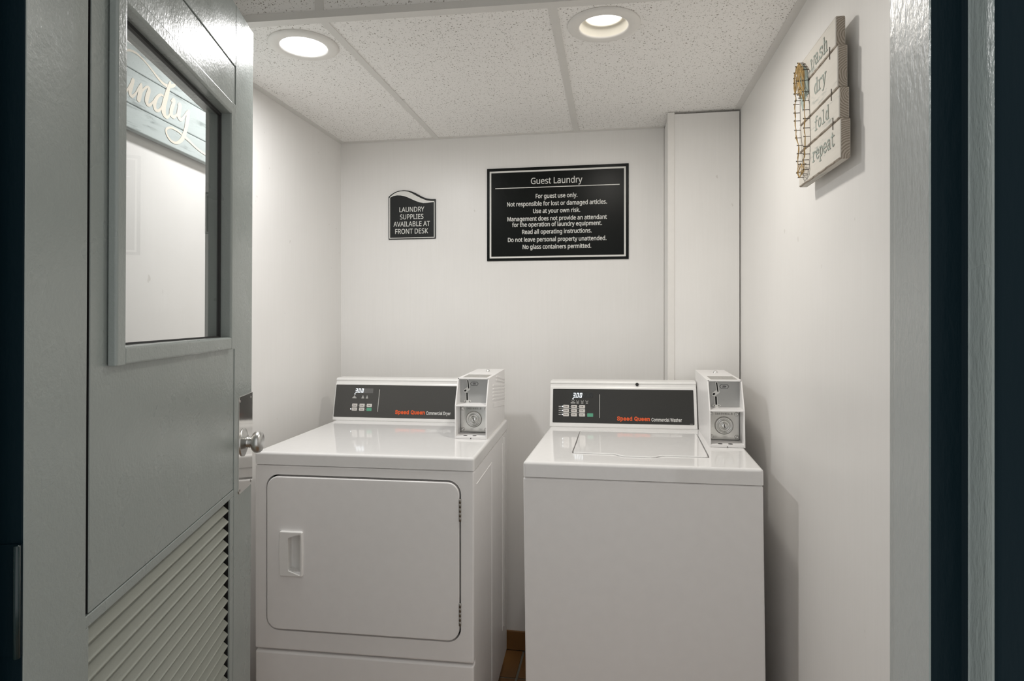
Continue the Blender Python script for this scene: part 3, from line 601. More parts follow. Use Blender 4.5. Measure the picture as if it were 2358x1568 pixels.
# ceiling: slab above, tiles laid in a grid of tees
b = B(); b.box(XL - 0.1, XR + 0.1, YF - 0.15, YB + 0.1, ZC + 0.42, ZC + 0.47)
ceil = structure('ceiling', b, M['tile'])
T1, T2 = -0.7615, -0.1505       # the two tees that run towards the back wall
TW = 0.0113
SOF = 1.522                      # face of the step at X = -0.3; it runs slightly askew
def sofy(x): return SOF + 0.034 * (x + 0.3)
cols = [(XL, T1), (T1, T2), (T2, XR)]
LIGHTS = [(-0.8850, 1.6520), (-0.0230, 1.6700)]
tiles = []
for k, (xa, xb) in enumerate(cols):
    b = B()
    b.prism([(xa + 0.001, sofy(xa) + 0.004), (xb - 0.001, sofy(xb) + 0.004), (xb - 0.001, YB - 0.002), (xa + 0.001, YB - 0.002)], 2, ZC + 0.0025, ZC + 0.016)
    t = obj('ceiling_tile', b, M['tile'], parent=ceil)
    tiles.append(t)
for t, (lx, ly) in ((tiles[0], LIGHTS[0]), (tiles[2], LIGHTS[1])):
    c = B(); c.lathe([(0, -0.05), (0.070, -0.05), (0.070, 0.05), (0, 0.05)], (lx, ly, ZC), 'z', 48)
    cut(t, c)
for xt in (T1, T2):
    b = B()
    b.box(xt - TW, xt + TW, sofy(xt) + 0.0245, YB - 0.0225, ZC - 0.0005, ZC + 0.0025)
    b.box(xt - 0.0015, xt + 0.0015, sofy(xt) + 0.004, YB, ZC + 0.0025, ZC + 0.04)
    obj('grid_tee', b, M['tee'], parent=ceil)
for xa, xb, xv in ((XL, XL + 0.0225, XL), (XR - 0.0225, XR, XR - 0.001)):
    b = B(); b.box(xa, xb, sofy(xa) + 0.026, YB - 0.0225, ZC - 0.0005, ZC + 0.0025); b.box(xv, xv + 0.001, sofy(xa), YB, ZC, ZC + 0.03)
    obj('wall_angle', b, M['tee'], parent=ceil)
b = B(); b.box(XL, 0.213, YB - 0.0225, YB, ZC - 0.0005, ZC + 0.0025)
obj('wall_angle', b, M['tee'], parent=ceil)
# the step up to the higher ceiling by the door
def skew(x0, x1, ya, yb, z0, z1):
    bb = B(); bb.prism([(x0, sofy(x0) + ya), (x1, sofy(x1) + ya), (x1, sofy(x1) + yb), (x0, sofy(x0) + yb)], 2, z0, z1); return bb
obj('step_angle', skew(XL, XR, -0.003, 0.0245, ZC - 0.0015, ZC + 0.001), M['tee'], parent=ceil)
obj('step_edge', skew(XL, XR, -0.005, -0.003, ZC - 0.0015, ZC + 0.0175), M['tee'], parent=ceil)
for k, (xa, xb) in enumerate(cols):
    obj('step_tile', skew(xa + 0.001, xb - 0.001, 0.0, 0.014, ZC + 0.001, ZC + 0.42), M['tile'], parent=ceil)
for xt in (T1, T2):
    obj('step_tee', skew(xt - TW, xt + TW, -0.004, 0.0, ZC + 0.0175, ZC + 0.42), M['tee'], parent=ceil)

# cove base of the same brown tile along the walls
for nm, q in (('baseboard_back', (XL, XR, YB - 0.009, YB)), ('baseboard_left', (XL, XL + 0.009, YF, YB - 0.009)), ('baseboard_right', (XR - 0.009, XR, YF, YB - 0.009))):
    b = B(); b.box(q[0], q[1], q[2], q[3], 0.003, 0.085, bev=0.003, seg=2)
    structure(nm, b, M['floor_tile'])
# boxed column in the back right corner
XS, YC = 0.213, 2.412
b = B(); b.box(XS, XR - 0.0045, YC, YB - 0.0095, 0.0, ZC - 0.0075)
co_ = structure('column', b, M['wall'])
b = B(); b.box(XS - 0.0015, XS + 0.0225, YC - 0.003, YC, 0, ZC - 0.0005, bev=0.001, seg=1); b.box(XS - 0.003, XS, YC - 0.003, YC + 0.02, 0, ZC - 0.0005, bev=0.001, seg=1)
obj('corner_trim', b, M['trim_white'], parent=co_)
b = B(); b.box(XS - 0.006, XS - 0.001, YB - 0.003, YB, 0, ZC)
structure('trim_1', b, M['trim_white'])

# ================================================================= CEILING LIGHTS
def downlight(pos, label, lampmat, recess, watts, color):
    t = thing('ceiling_light', label, 'ceiling light', (pos[0], pos[1], ZC), group='round recessed ceiling lights')
    b = B(); b.lathe([(0.0655, 0.001), (0.0655, -0.0035), (0.069, -0.0055), (0.090, -0.0050), (0.0975, -0.0015), (0.0985, 0.0022), (0.0655, 0.0022)], (0, 0, 0), 'z', 64)
    obj('trim_ring', b, M['lamp_trim'], parent=t)
    b = B()
    if recess:
        b.lathe([(0.0655, 0.0), (0.0600, 0.024), (0.0560, 0.0250)], (0, 0, 0), 'z', 64)
        obj('baffle', b, M['baffle'], parent=t)
        b = B(); b.lathe([(0.0560, 0.0250), (0.0520, 0.0205), (0.0490, 0.0225), (0.0490, 0.026)], (0, 0, 0), 'z', 64)
        obj('lamp_collar', b, M['baffle'], parent=t)
        b = B(); b.lathe([(0.0500, 0.0255), (0, 0.0255)], (0, 0, 0), 'z', 64)
        obj('lamp_lens', b, lampmat, parent=t)
    else:
        b.lathe([(0.0660, -0.0018), (0.045, -0.0030), (0, -0.0036)], (0, 0, 0), 'z', 64)
        obj('lamp_lens', b, lampmat, parent=t)
    b = B(); b.lathe([(0.0665, 0.002), (0.0665, 0.055), (0, 0.055)], (0, 0, 0), 'z', 48)
    obj('housing_can', b, M['lamp_trim'], parent=t)
    li = bpy.data.lights.new('lamp_light', 'AREA'); li.shape = 'DISK'
    li.size = 0.095 if recess else 0.100
    li.energy = watts; li.color = color; li.spread = LAMP_SPREAD
    lo = bpy.data.objects.new('lamp_light', li); COL.objects.link(lo)
    lo.parent = t; lo.location = (0, 0, -0.0065)
    return t
downlight(LIGHTS[0], 'round ceiling light with a flush white diffuser, near the open door', M['lamp_left'], False, LAMP_LEFT, LEFT_COLOR)
downlight(LIGHTS[1], 'round ceiling light with a recessed bulb and a cream baffle', M['lamp_right'], True, LAMP_RIGHT, RIGHT_COLOR)

# ================================================================= DOOR (open into the room)
D0 = Vector((-0.8975, 1.413, 0)); Dn = Vector((0.9563, 0.2924, 0))
LEAN = 0.0044
base = D0 - Dn * (HC * LEAN)
door = bpy.data.objects.new('door_1', None); COL.objects.link(door)
door['kind'] = 'structure'; door['label'] = 'grey painted door standing open, with a glass pane, louvers and a knob'
door.location = (base.x, base.y, 0); door.rotation_euler = (-LEAN, 0, math.atan2(-0.9563, 0.2924))
def dz(z): return HC + z
DWD, DTK = 0.876, 0.040
Z0, Z1 = 0.012, dz(0.725)
def dpart(name, boxes, mat=None, bev=0.0012, parent=None):
    b = B()
    for q in boxes: b.box(*q, bev=bev, seg=2)
    return obj(name, b, mat or M['door'], parent=parent or door)
SR, SL, RT = 0.1375, 0.7490, dz(0.582)
dpart('stile', [(0, SR - 0.0008, -DTK, 0, Z0, Z1)])
b = B(); b.box(SL + 0.0022, DWD, -DTK, 0.0025, Z0, Z1, bev=0.002, seg=2)
for f in b.bm.faces:
    f.normal_update()
    if f.normal.x > 0.8: f.material_index = 1  # hinge edge carries the painted hallway shade
obj('stile', b, [M['door'], M['navy']], parent=door)
dpart('top_rail', [(SR + 0.0008, SL - 0.0008, -DTK, 0, RT + 0.0008, Z1)])
WX0, WX1, WZ0, WZ1 = 0.2000, 0.6690, dz(-0.0375), dz(0.4540)      # clear opening of the window
LZ = dz(-0.389)
# flush panel around the window (frame of four blocks, seams hidden behind the moulding)
b = B()
b.prism([(SR + 0.0008, LZ), (SL - 0.0118, LZ), (SL - 0.0118, RT - 0.0012), (SR + 0.0008, RT - 0.0008)], 1, -DTK, -0.0015, bev=0.001, seg=1)
pn = obj('flush_panel', b, M['door'], parent=door)
c = B(); c.box(WX0 - 0.012, WX1 + 0.012, -0.1, 0.1, WZ0 - 0.012, WZ1 + 0.012)
cut(pn, c)
b = B(); b.box(SL - 0.0118, SL + 0.0022, -0.024, -0.018, LZ, RT - 0.001); b.box(SL - 0.0119, SL - 0.0114, -0.018, -0.0028, LZ, RT - 0.002); obj('seam_groove', b, M['void'], parent=door)  # black strips paint the shade inside the stile seam
mo = 0.027; pr = 0.0125
def mould(name, pts, length0, length1, vertical):
    b = B(); b.prism(pts, 2 if vertical else 0, length0, length1, bev=0.0014, seg=2)
    return obj(name, b, M['door'], parent=door)
def vprof(inner, sgn):   # (s, n) profile of an upright bead; sgn +1: the bead lies on the +s side
    return [(inner, -DTK - 0.004), (inner, pr - 0.003), (inner + sgn * 0.003, pr), (inner + sgn * (mo - 0.0025), pr), (inner + sgn * mo, pr - 0.0025), (inner + sgn * mo, 0.0), (inner + sgn * 0.0115, 0.0), (inner + sgn * 0.0115, -DTK - 0.004)]
def hprof(inner, sgn):   # (n, z)
    return [(p[1], p[0]) for p in vprof(inner, sgn)]
mould('window_bead', vprof(WX0, -1), WZ0 - mo, WZ1 + mo, True)
mould('window_bead', vprof(WX1, +1), WZ0 - mo, WZ1 + mo, True)
mould('window_bead', hprof(WZ0, -1), WX0 - 0.002, WX1 + 0.002, False)
mould('window_bead', hprof(WZ1, +1), WX0 - 0.002, WX1 + 0.002, False)
b = B()
gd = (-0.0175, -0.0105)
for q in ((WX0, WX0 + 0.005, *gd, WZ0, WZ1), (WX1 - 0.005, WX1, *gd, WZ0, WZ1), (WX0, WX1, *gd, WZ0, WZ0 + 0.003), (WX0, WX1, *gd, WZ1 - 0.006, WZ1)): b.box(*q)
obj('window_gasket', b, M['dark'], parent=door)
b = B(); b.box(WX0 - 0.004, WX1 + 0.004, -0.0160, -0.0130, WZ0 - 0.004, WZ1 + 0.004)
obj('glass_pane', b, M['glass'], parent=door)
# louver
LF = 0.0165
LZB = dz(-1.215)
dpart('louver_rail', [(SR + 0.0008, SL - 0.0008, -DTK, -0.0005, LZ - LF, LZ - 0.001)])
dpart('louver_rail', [(SR + 0.0008, SL - 0.0008, -DTK, -0.0005, Z0, LZB)])
dpart('louver_stile', [(SR + 0.0008, SR + 0.024, -DTK, -0.0005, LZB, LZ - LF)])
dpart('louver_stile', [(SL - 0.0105, SL - 0.0008, -DTK, -0.0005, LZB, LZ - LF)])
s0, s1 = SR + 0.031, SL - 0.0105
b = B(); b.box(SR + 0.0235, SR + 0.040, -DTK, -DTK + 0.003, LZB, LZ - LF); b.box(SR + 0.0240, SR + 0.0246, -DTK + 0.003, -0.0045, LZB, LZ - LF); obj('louver_channel', b, M['void'], parent=door)  # black liner paints the shadow gap beside the slat ends
sb = B(); sb.prism([(-0.0030, 0.0), (-0.0010, 0.0035), (-0.0330, 0.0330), (-0.0350, 0.0295)], 0, s0, s1, bev=0.0012, seg=2)
slat0 = None
k = 0
while True:
    zt = dz(-0.4315 - 0.02530 * k)
    if zt < LZB + 0.004: break
    if slat0 is None: slat0 = obj('louver_slat', sb, M['slat'], parent=door, loc=(0, 0, zt))
    else: copy_of(slat0, door, (0, 0, zt))
    k += 1
# push plate, knob, hinges
b = B()
pts = [(0.0, dz(-0.1815)), (0.0, dz(-0.412)), (0.099, dz(-0.412)), (0.105, dz(-0.409)), (0.107, dz(-0.403)), (0.107, dz(-0.190)), (0.105, dz(-0.1845)), (0.099, dz(-0.1815))]
b.prism(pts, 1, 0.0, 0.0018, bev=0.0005, seg=1)
b.box(-0.0018, 0.0, -0.036, 0.0018, dz(-0.412), dz(-0.1815))
pl = obj('push_plate', b, M['steel'], parent=door)
for sx in (0.012, 0.100):
    for zz in (-0.192, -0.402):
        b = B(); b.lathe([(0.0, 0.0032), (0.002, 0.003), (0.0035, 0.0018)], (sx, 0, dz(zz)), 'y', 14); obj('screw', b, M['hinge'], parent=pl)
kc = (0.0735, 0.0, dz(-0.2935))
b = B(); b.lathe([(0.0, 0.012), (0.013, 0.012), (0.016, 0.0115), (0.020, 0.0095), (0.031, 0.0045), (0.0335, 0.0040), (0.0335, 0.0018)], kc, 'y', 40)
kn = obj('door_knob', b, M['satin_nickel'], parent=door)
b = B(); b.lathe([(0.0135, 0.0115), (0.0140, 0.0125), (0.0130, 0.0135), (0.0128, 0.0165), (0.0136, 0.0170), (0.0136, 0.0185), (0.0115, 0.0195), (0.0115, 0.022)], kc, 'y', 32)
obj('knob_shank', b, M['satin_nickel'], parent=kn)
b = B(); b.lathe([(0.0110, 0.0205), (0.0150, 0.0215), (0.0210, 0.0245), (0.0250, 0.0290), (0.0262, 0.0340), (0.0255, 0.0400), (0.0220, 0.0445), (0.0150, 0.0475), (0.0, 0.0485)], kc, 'y', 40)
obj('knob_handle', b, M['satin_nickel'], parent=kn)
for zz in (0.60, -0.307, -1.15):
    b = B(); b.lathe([(0.0, -0.062), (0.0032, -0.061), (0.0032, 0.061), (0.0, 0.062)], (DWD + 0.0080, 0.001, dz(zz)), 'z', 16)
    hg = obj('door_hinge', b, M['navy_hinge'], parent=door)
    b = B(); b.box(DWD - 0.0005, DWD + 0.0025, -0.030, 0.002, dz(zz) - 0.061, dz(zz) + 0.061); obj('hinge_leaf', b, M['navy'], parent=hg)

# ================================================================= WALL SIGNS
def wall_xz(y, th=0.0):      # lettering frame on the back wall (x right, z up, towards the room)
    return frame_mat((0, y - th, HC), (1, 0, 0), (0, 0, 1), (0, -1, 0))

sg = thing('guest_laundry_sign', 'large black rectangular sign with white border and rules in white lettering', 'sign', (-0.235, YB, HC + 0.2555))
def sparent(o, root):
    o.parent = root; o.matrix_parent_inverse = Matrix.Translation(-Vector(root.location)); return o
b = B(); b.box(-0.5370, 0.0675, YB - 0.0050, YB - 0.0005, HC + 0.2558, HC + 0.6558, bev=0.0008, seg=1)
sparent(obj('sign_board', b, M['sign_black']), sg)
FY = YB - 0.0050
b = B()
bx0, bx1, bz0, bz1, bt = -0.5252, 0.0555, HC + 0.2672, HC + 0.6433, 0.0072
for q in ((bx0, bx1, bz0, bz0 + bt), (bx0, bx1, bz1 - bt, bz1), (bx0, bx0 + bt, bz0 + bt, bz1 - bt), (bx1 - bt, bx1, bz0 + bt, bz1 - bt)): b.box(q[0], q[1], FY - 0.0003, FY, q[2], q[3])
sparent(obj('sign_border', b, M['sign_white']), sg)
b = B(); b.box(-0.5003, 0.0300, FY - 0.0003, FY, HC + 0.5672, HC + 0.5705); sparent(obj('sign_rule', b, M['sign_white']), sg)
LINES = [("Guest Laundry", -0.3445, 0.5832, -0.1252, 0.0262, 0.008), ("For guest use only.", -0.3241, 0.5220, -0.1462, 0.0176, 0.018),
    ("Not responsible for lost or damaged articles.", -0.4485, 0.4900, -0.0221, 0.0176, 0.018), ("Use at your own risk.", -0.3355, 0.4585, -0.1345, 0.0176, 0.018),
    ("Management does not provide an attendant", -0.4470, 0.4262, -0.0227, 0.0176, 0.018), ("for the operation of laundry equipment.", -0.4264, 0.4010, -0.0431, 0.0176, 0.018),
    ("Read all operating instructions.", -0.3829, 0.3700, -0.0865, 0.0176, 0.018), ("Do not leave personal property unattended.", -0.4449, 0.3368, -0.0244, 0.0176, 0.018),
    ("No glass containers permitted.", -0.3805, 0.3056, -0.0880, 0.0176, 0.018)]
for s, x0, z, x1, cap, bold in LINES:
    bb = text_bm(s, HUMANIST, x1 - x0, cap, Matrix.Translation((0, 0, 0)) @ frame_mat((x0, FY, HC + z), (1, 0, 0), (0, 0, 1), (0, -1, 0)), bold=bold)
    sparent(obj('lettering', bb, M['sign_white']), sg)

ss = thing('laundry_supplies_sign', 'small charcoal sign with a wavy top and white lettering', 'sign', (-0.877, YB, HC + 0.359))
OUT = [(-0.9852, 0.5495), (-0.9716, 0.5604), (-0.9541, 0.5701), (-0.9367, 0.5754), (-0.9142, 0.5771), (-0.8934, 0.5747), (-0.8761, 0.5695), (-0.8589, 0.5619), (-0.8416, 0.5522), (-0.8245, 0.5429), (-0.8073, 0.5367), (-0.7902, 0.5336), (-0.768, 0.5328), (-0.768, 0.3590), (-0.985, 0.3590)]
b = B(); b.prism([(x, HC + z) for x, z in OUT], 1, YB - 0.0045, YB - 0.0005)
sparent(obj('sign_board', b, M['sign_small']), ss)
F2 = YB - 0.0045
WT = [(-0.9794, 0.5485), (-0.9629, 0.5608), (-0.9454, 0.5693), (-0.928, 0.5729), (-0.9107, 0.5728), (-0.8934, 0.5697), (-0.8761, 0.5617), (-0.8589, 0.552), (-0.8416, 0.5423), (-0.8245, 0.5343), (-0.8073, 0.528), (-0.7902, 0.5253), (-0.7723, 0.5244)]
WB = [(-0.9777, 0.5456), (-0.9629, 0.5524), (-0.9454, 0.5549), (-0.928, 0.5538), (-0.9107, 0.5501), (-0.8934, 0.5432), (-0.8761, 0.5352), (-0.8589, 0.5272), (-0.8416, 0.5208), (-0.8245, 0.517), (-0.8073, 0.5173), (-0.7902, 0.5187), (-0.7749, 0.5204)]
b = B(); tb2 = bmesh.new()
va = [tb2.verts.new((x, F2 - 0.0003, HC + z)) for x, z in WT]; vb = [tb2.verts.new((x, F2 - 0.0003, HC + z)) for x, z in WB]
for i in range(len(WT) - 1): tb2.faces.new((va[i], vb[i], vb[i + 1], va[i + 1]))
b._take(tb2)
sparent(obj('sign_wave', b, M['sign_white']), ss)
b = B()
for q in ((-0.9815, -0.9780, 0.3664, 0.5455), (-0.7757, -0.7723, 0.3664, 0.5205), (-0.9815, -0.7723, 0.3630, 0.3664)): b.box(q[0], q[1], F2 - 0.0003, F2, HC + q[2], HC + q[3])
sparent(obj('sign_border', b, M['sign_white']), ss)
for s, x0, z, x1 in (("LAUNDRY", -0.9346, 0.4800, -0.8197), ("SUPPLIES", -0.9315, 0.4476, -0.8236), ("AVAILABLE AT", -0.962, 0.4158, -0.7936), ("FRONT DESK", -0.9541, 0.3836, -0.8022)):
    bb = text_bm(s, HUMANIST, x1 - x0, 0.0212, frame_mat((x0, F2, HC + z), (1, 0, 0), (0, 0, 1), (0, -1, 0)), bold=0.008)
    sparent(obj('lettering', bb, M['sign_white']), ss)

# plank sign on the left wall, seen through the door glass
ls = thing('laundry_plank_sign', 'pale teal plank sign with cream script on the wall behind the door glass', 'sign', (XL, 1.42, HC + 0.47))
SLP = -0.047
def zs(y, z0): return HC + z0 + SLP * (y - 1.43)
for za, zb, ya, yb in ((0.4758, 0.5366, 1.06, 1.785), (0.5382, 0.6248, 1.05, 1.79), (0.6264, 0.6880, 1.06, 1.785)):
    b = B(); b.prism([(ya, zs(ya, za)), (yb, zs(yb, za)), (yb, zs(yb, zb)), (ya, zs(ya, zb))], 0, -1.2060, -1.1880, bev=0.0022, seg=2)
    sparent(obj('sign_plank', b, M['plank_teal']), ls)
for yy in (1.15, 1.70):
    b = B(); b.box(-1.2125, -1.2060, yy - 0.02, yy + 0.02, zs(yy, 0.49), zs(yy, 0.675)); sparent(obj('plank_batten', b, M['plank_teal']), ls)
STROKES = {
'swash' : [(1.3177, 0.6462, 0.0021), (1.3244, 0.6584, 0.003), (1.3369, 0.6685, 0.0035), (1.3512, 0.6738, 0.004), (1.3723, 0.6741, 0.0035), (1.3991, 0.665, 0.003), (1.4233, 0.6522, 0.0037), (1.441, 0.6422, 0.0043), (1.4592, 0.6346, 0.0053), (1.4777, 0.6331, 0.0059), (1.4967, 0.6408, 0.0069), (1.5063, 0.6472, 0.0037)] ,
'u' : [(1.3177, 0.6011, 0.0043), (1.3229, 0.6019, 0.007), (1.3189, 0.5833, 0.0091), (1.3189, 0.5674, 0.007), (1.3275, 0.5601, 0.0059), (1.3385, 0.571, 0.0037), (1.348, 0.587, 0.0033), (1.356, 0.6013, 0.0042)] ,
'u2' : [(1.3576, 0.6032, 0.0069), (1.3512, 0.5832, 0.0084), (1.3471, 0.5667, 0.007), (1.3544, 0.5607, 0.0059), (1.3658, 0.5724, 0.0037), (1.3756, 0.5899, 0.0037), (1.3839, 0.6019, 0.0037)] ,
'n' : [(1.3839, 0.6019, 0.0051), (1.3816, 0.5845, 0.0101), (1.3756, 0.5595, 0.0091)] ,
'n2' : [(1.3773, 0.5677, 0.0037), (1.3906, 0.5904, 0.0037), (1.4042, 0.6032, 0.0048), (1.4111, 0.598, 0.0079), (1.4042, 0.5774, 0.0093), (1.4025, 0.5626, 0.0079), (1.4111, 0.5579, 0.0059), (1.425, 0.5719, 0.0037), (1.4339, 0.5855, 0.0032)] ,
'd' : [(1.461, 0.6006, 0.0037), (1.4519, 0.6005, 0.0043), (1.4392, 0.5888, 0.0064), (1.4303, 0.5698, 0.0085), (1.4321, 0.556, 0.0075), (1.4428, 0.5544, 0.0053), (1.4555, 0.568, 0.0043), (1.4665, 0.5919, 0.0037)] ,
'd2' : [(1.4871, 0.6467, 0.0048), (1.4815, 0.6296, 0.008), (1.4721, 0.6019, 0.0107), (1.4636, 0.5748, 0.0112), (1.4636, 0.5561, 0.0114), (1.474, 0.5474, 0.0064), (1.4852, 0.5579, 0.0037), (1.4928, 0.5767, 0.0032)] ,
'r' : [(1.4928, 0.5985, 0.0037), (1.5005, 0.6053, 0.0064), (1.5024, 0.5992, 0.0075), (1.4928, 0.5767, 0.0091), (1.4909, 0.5625, 0.0091), (1.5005, 0.5569, 0.0064), (1.516, 0.5709, 0.0037), (1.522, 0.5867, 0.0032)] ,
'y' : [(1.52, 0.5971, 0.0053), (1.5259, 0.5992, 0.009), (1.522, 0.5812, 0.0108), (1.52, 0.5653, 0.0102), (1.5299, 0.5588, 0.0064), (1.544, 0.5746, 0.0048), (1.5541, 0.5892, 0.0043)] ,
'y2' : [(1.5603, 0.5927, 0.0069), (1.5554, 0.5671, 0.0102), (1.5488, 0.5396, 0.0091), (1.5419, 0.5207, 0.0102), (1.5299, 0.5018, 0.0084), (1.5121, 0.4892, 0.0053), (1.4928, 0.4883, 0.0043), (1.4777, 0.4974, 0.004), (1.471, 0.5102, 0.004), (1.4777, 0.519, 0.0043), (1.4928, 0.525, 0.004), (1.516, 0.524, 0.0042), (1.5311, 0.5197, 0.0036)] ,
'tail' : [(1.5448, 0.5154, 0.0066), (1.5645, 0.509, 0.0054), (1.5897, 0.499, 0.0043), (1.6157, 0.4926, 0.0045), (1.6357, 0.4897, 0.0045)] ,
}
STROKES['la_l'] = [(1.150, 0.668, .005), (1.163, 0.690, .007), (1.158, 0.66, .010), (1.140, 0.60, .011), (1.132, 0.560, .008), (1.15, 0.549, .006), (1.18, 0.556, .006), (1.20, 0.565, .004)]
STROKES['la_a'] = [(1.262, 0.60, .004), (1.245, 0.61, .006), (1.225, 0.59, .008), (1.222, 0.565, .007), (1.24, 0.555, .005), (1.262, 0.58, .004), (1.268, 0.606, .008), (1.262, 0.57, .009), (1.275, 0.557, .006), (1.30, 0.582, .004), (1.315, 0.603, .004)]
STROKES['la_swash'] = [(1.3177, 0.6462, .002), (1.29, 0.622, .003), (1.25, 0.632, .003), (1.20, 0.650, .003), (1.163, 0.690, .004)]
b = B()
fm = frame_mat((-1.1880, 0, HC), (0, 1, 0), (0, 0, 1), (1, 0, 0))
def smooth_pts(p, n=4):
    out = []
    for i in range(len(p) - 1):
        a, q, r, s = p[max(i - 1, 0)], p[i], p[i + 1], p[min(i + 2, len(p) - 1)]
        for k in range(n):
            t = k / n
            out.append(tuple(0.5 * (2 * q[j] + (r[j] - a[j]) * t + (2 * a[j] - 5 * q[j] + 4 * r[j] - s[j]) * t * t + (3 * q[j] - a[j] - 3 * r[j] + s[j]) * t ** 3) for j in range(3)))
    out.append(p[-1]); return out
for st in STROKES.values(): b.ribbon([(x, y, w * 1.3 + 0.0006) for x, y, w in smooth_pts(st)], fm, 0.0006)
sparent(obj('script_lettering', b, M['script_cream']), ls)

# wash / dry / fold / repeat plank sign on the right wall
rs = thing('clothespin_plank_sign', 'whitewashed four-plank sign listing chores, with a string clothespin', 'sign', (XR, 1.43, HC + 0.318))
FX, BX = 0.4430, 0.4625
PL = [(1.3170, 1.5570, 0.5507, 0.6125), (1.3060, 1.5580, 0.4636, 0.5497), (1.2970, 1.5600, 0.4000, 0.4626), (1.2905, 1.5612, 0.3185, 0.3990)]
for ya, yb, za, zb in PL:
    c3 = ((FX + BX) / 2, (ya + yb) / 2, HC + (za + zb) / 2)
    b = B(); b.box(FX - c3[0], BX - c3[0], ya - c3[1], yb - c3[1], HC + za - c3[2], HC + zb - c3[2], bev=0.0035, seg=3)
    for f in b.bm.faces:
        f.normal_update()
        if abs(f.normal.y) > 0.75 or 0.25 < abs(f.normal.z) < 0.97: f.material_index = 1
    sparent(obj('sign_plank', b, [M['plank_white'], M['end_grain']], loc=c3), rs)
for yy in (1.405, 1.510):
    b = B(); b.box(BX, XR - 0.0005, yy - 0.016, yy + 0.016, HC + 0.34, HC + 0.595); sparent(obj('plank_batten', b, M['end_grain']), rs)
def ell(cx, cy, rx, ry, n=18): return [(cx + rx * math.cos(2 * PI * k / n), cy + ry * math.sin(2 * PI * k / n)) for k in range(n + 1)]
TYPE = {
 'w': [[(0, 1), (.24, 0), (.45, .75), (.66, 0), (.9, 1)], [(-.1, 1), (.16, 1)], [(.74, 1), (1, 1)]],
 'a': [[(.14, .78), (.2, .9), (.34, .99), (.52, .98), (.64, .88), (.67, .72), (.67, .12), (.73, 0), (.88, 0)], [(.67, .56), (.4, .56), (.17, .46), (.08, .27), (.17, .07), (.36, 0), (.55, .08), (.67, .25)]],
 's': [[(.74, .98), (.74, .74)], [(.74, .82), (.6, .97), (.38, 1), (.17, .88), (.16, .68), (.36, .55), (.62, .46), (.76, .28), (.66, .06), (.42, 0), (.2, .06), (.11, .2)], [(.1, .3), (.1, 0)]],
 'h': [[(-.02, 1.5), (.15, 1.5), (.15, 0)], [(-.02, 0), (.33, 0)], [(.15, .72), (.28, .92), (.45, 1), (.62, .93), (.7, .74), (.7, 0)], [(.54, 0), (.88, 0)]],
 'd': [ell(.38, .5, .31, .5), [(.5, 1.5), (.7, 1.5), (.7, 0), (.88, 0)]],
 'r': [[(.02, 1), (.24, 1), (.24, 0)], [(.02, 0), (.54, 0)], [(.24, .62), (.36, .86), (.56, .99), (.78, .97), (.84, .84)]],
 'y': [[(.08, 1), (.44, .08)], [(.82, 1), (.4, -.25), (.26, -.43), (.06, -.43)], [(-.04, 1), (.26, 1)], [(.64, 1), (.94, 1)]],
 'f': [[(.8, 1.38), (.68, 1.5), (.5, 1.48), (.38, 1.32), (.37, 0)], [(.12, 0), (.66, 0)], [(.1, 1), (.7, 1)]],
 'o': [ell(.44, .5, .36, .5)],
 'l': [[(.16, 1.5), (.45, 1.5), (.45, 0)], [(.1, 0), (.82, 0)]],
 'e': [[(.1, .53), (.8, .53), (.78, .72), (.66, .92), (.45, 1), (.24, .93), (.11, .74), (.08, .5), (.12, .26), (.26, .06), (.48, 0), (.7, .05), (.82, .17)]],
 'p': [[(-.02, 1), (.16, 1), (.16, -.45)], [(-.02, -.45), (.38, -.45)], ell(.47, .5, .31, .5)],
 't': [[(.32, 1.36), (.32, .22), (.4, .05), (.58, 0), (.8, .12)], [(.06, 1), (.74, 1)]],
}
def typed(word, y_left, z_base, y_right, xh, weight=0.125):
    adv = (y_left - y_right) / (len(word) - 0.08); s = adv / 1.06
    m = frame_mat((FX, y_left, HC + z_base), (0, -1, 0), (0, 0, 1), (-1, 0, 0))
    b = B()
    for i, ch in enumerate(word):
        for st in TYPE[ch]:
            b.ribbon([(i * adv + px * s, py * xh, weight * min(s, xh) * 1.25) for px, py in st], m, 0.0006)
    return sparent(obj('painted_word', b, M['words']), rs)
typed('wash', 1.4700, 0.5640, 1.3605, 0.0225)
typed('dry', 1.4460, 0.5000, 1.3700, 0.0215)
typed('fold', 1.4440, 0.4190, 1.3520, 0.0190)
typed('repeat', 1.4580, 0.3535, 1.3190, 0.0205)
# small wire staples across the joints near the end
for (ya, za), (yb, zb) in (((1.3485, 0.5632), (1.3485, 0.5376)), ((1.3390, 0.4734), (1.3390, 0.4489)), ((1.3298, 0.4108), (1.3298, 0.3866))):
    b = B(); b.tube([(FX - 0.0008, ya, HC + za), (FX - 0.0008, (ya + yb) / 2 + 0.0006, HC + (za + zb) / 2), (FX - 0.0008, yb, HC + zb)], 0.0008, 5)
    sparent(obj('wire_staple', b, M['nail']), rs)
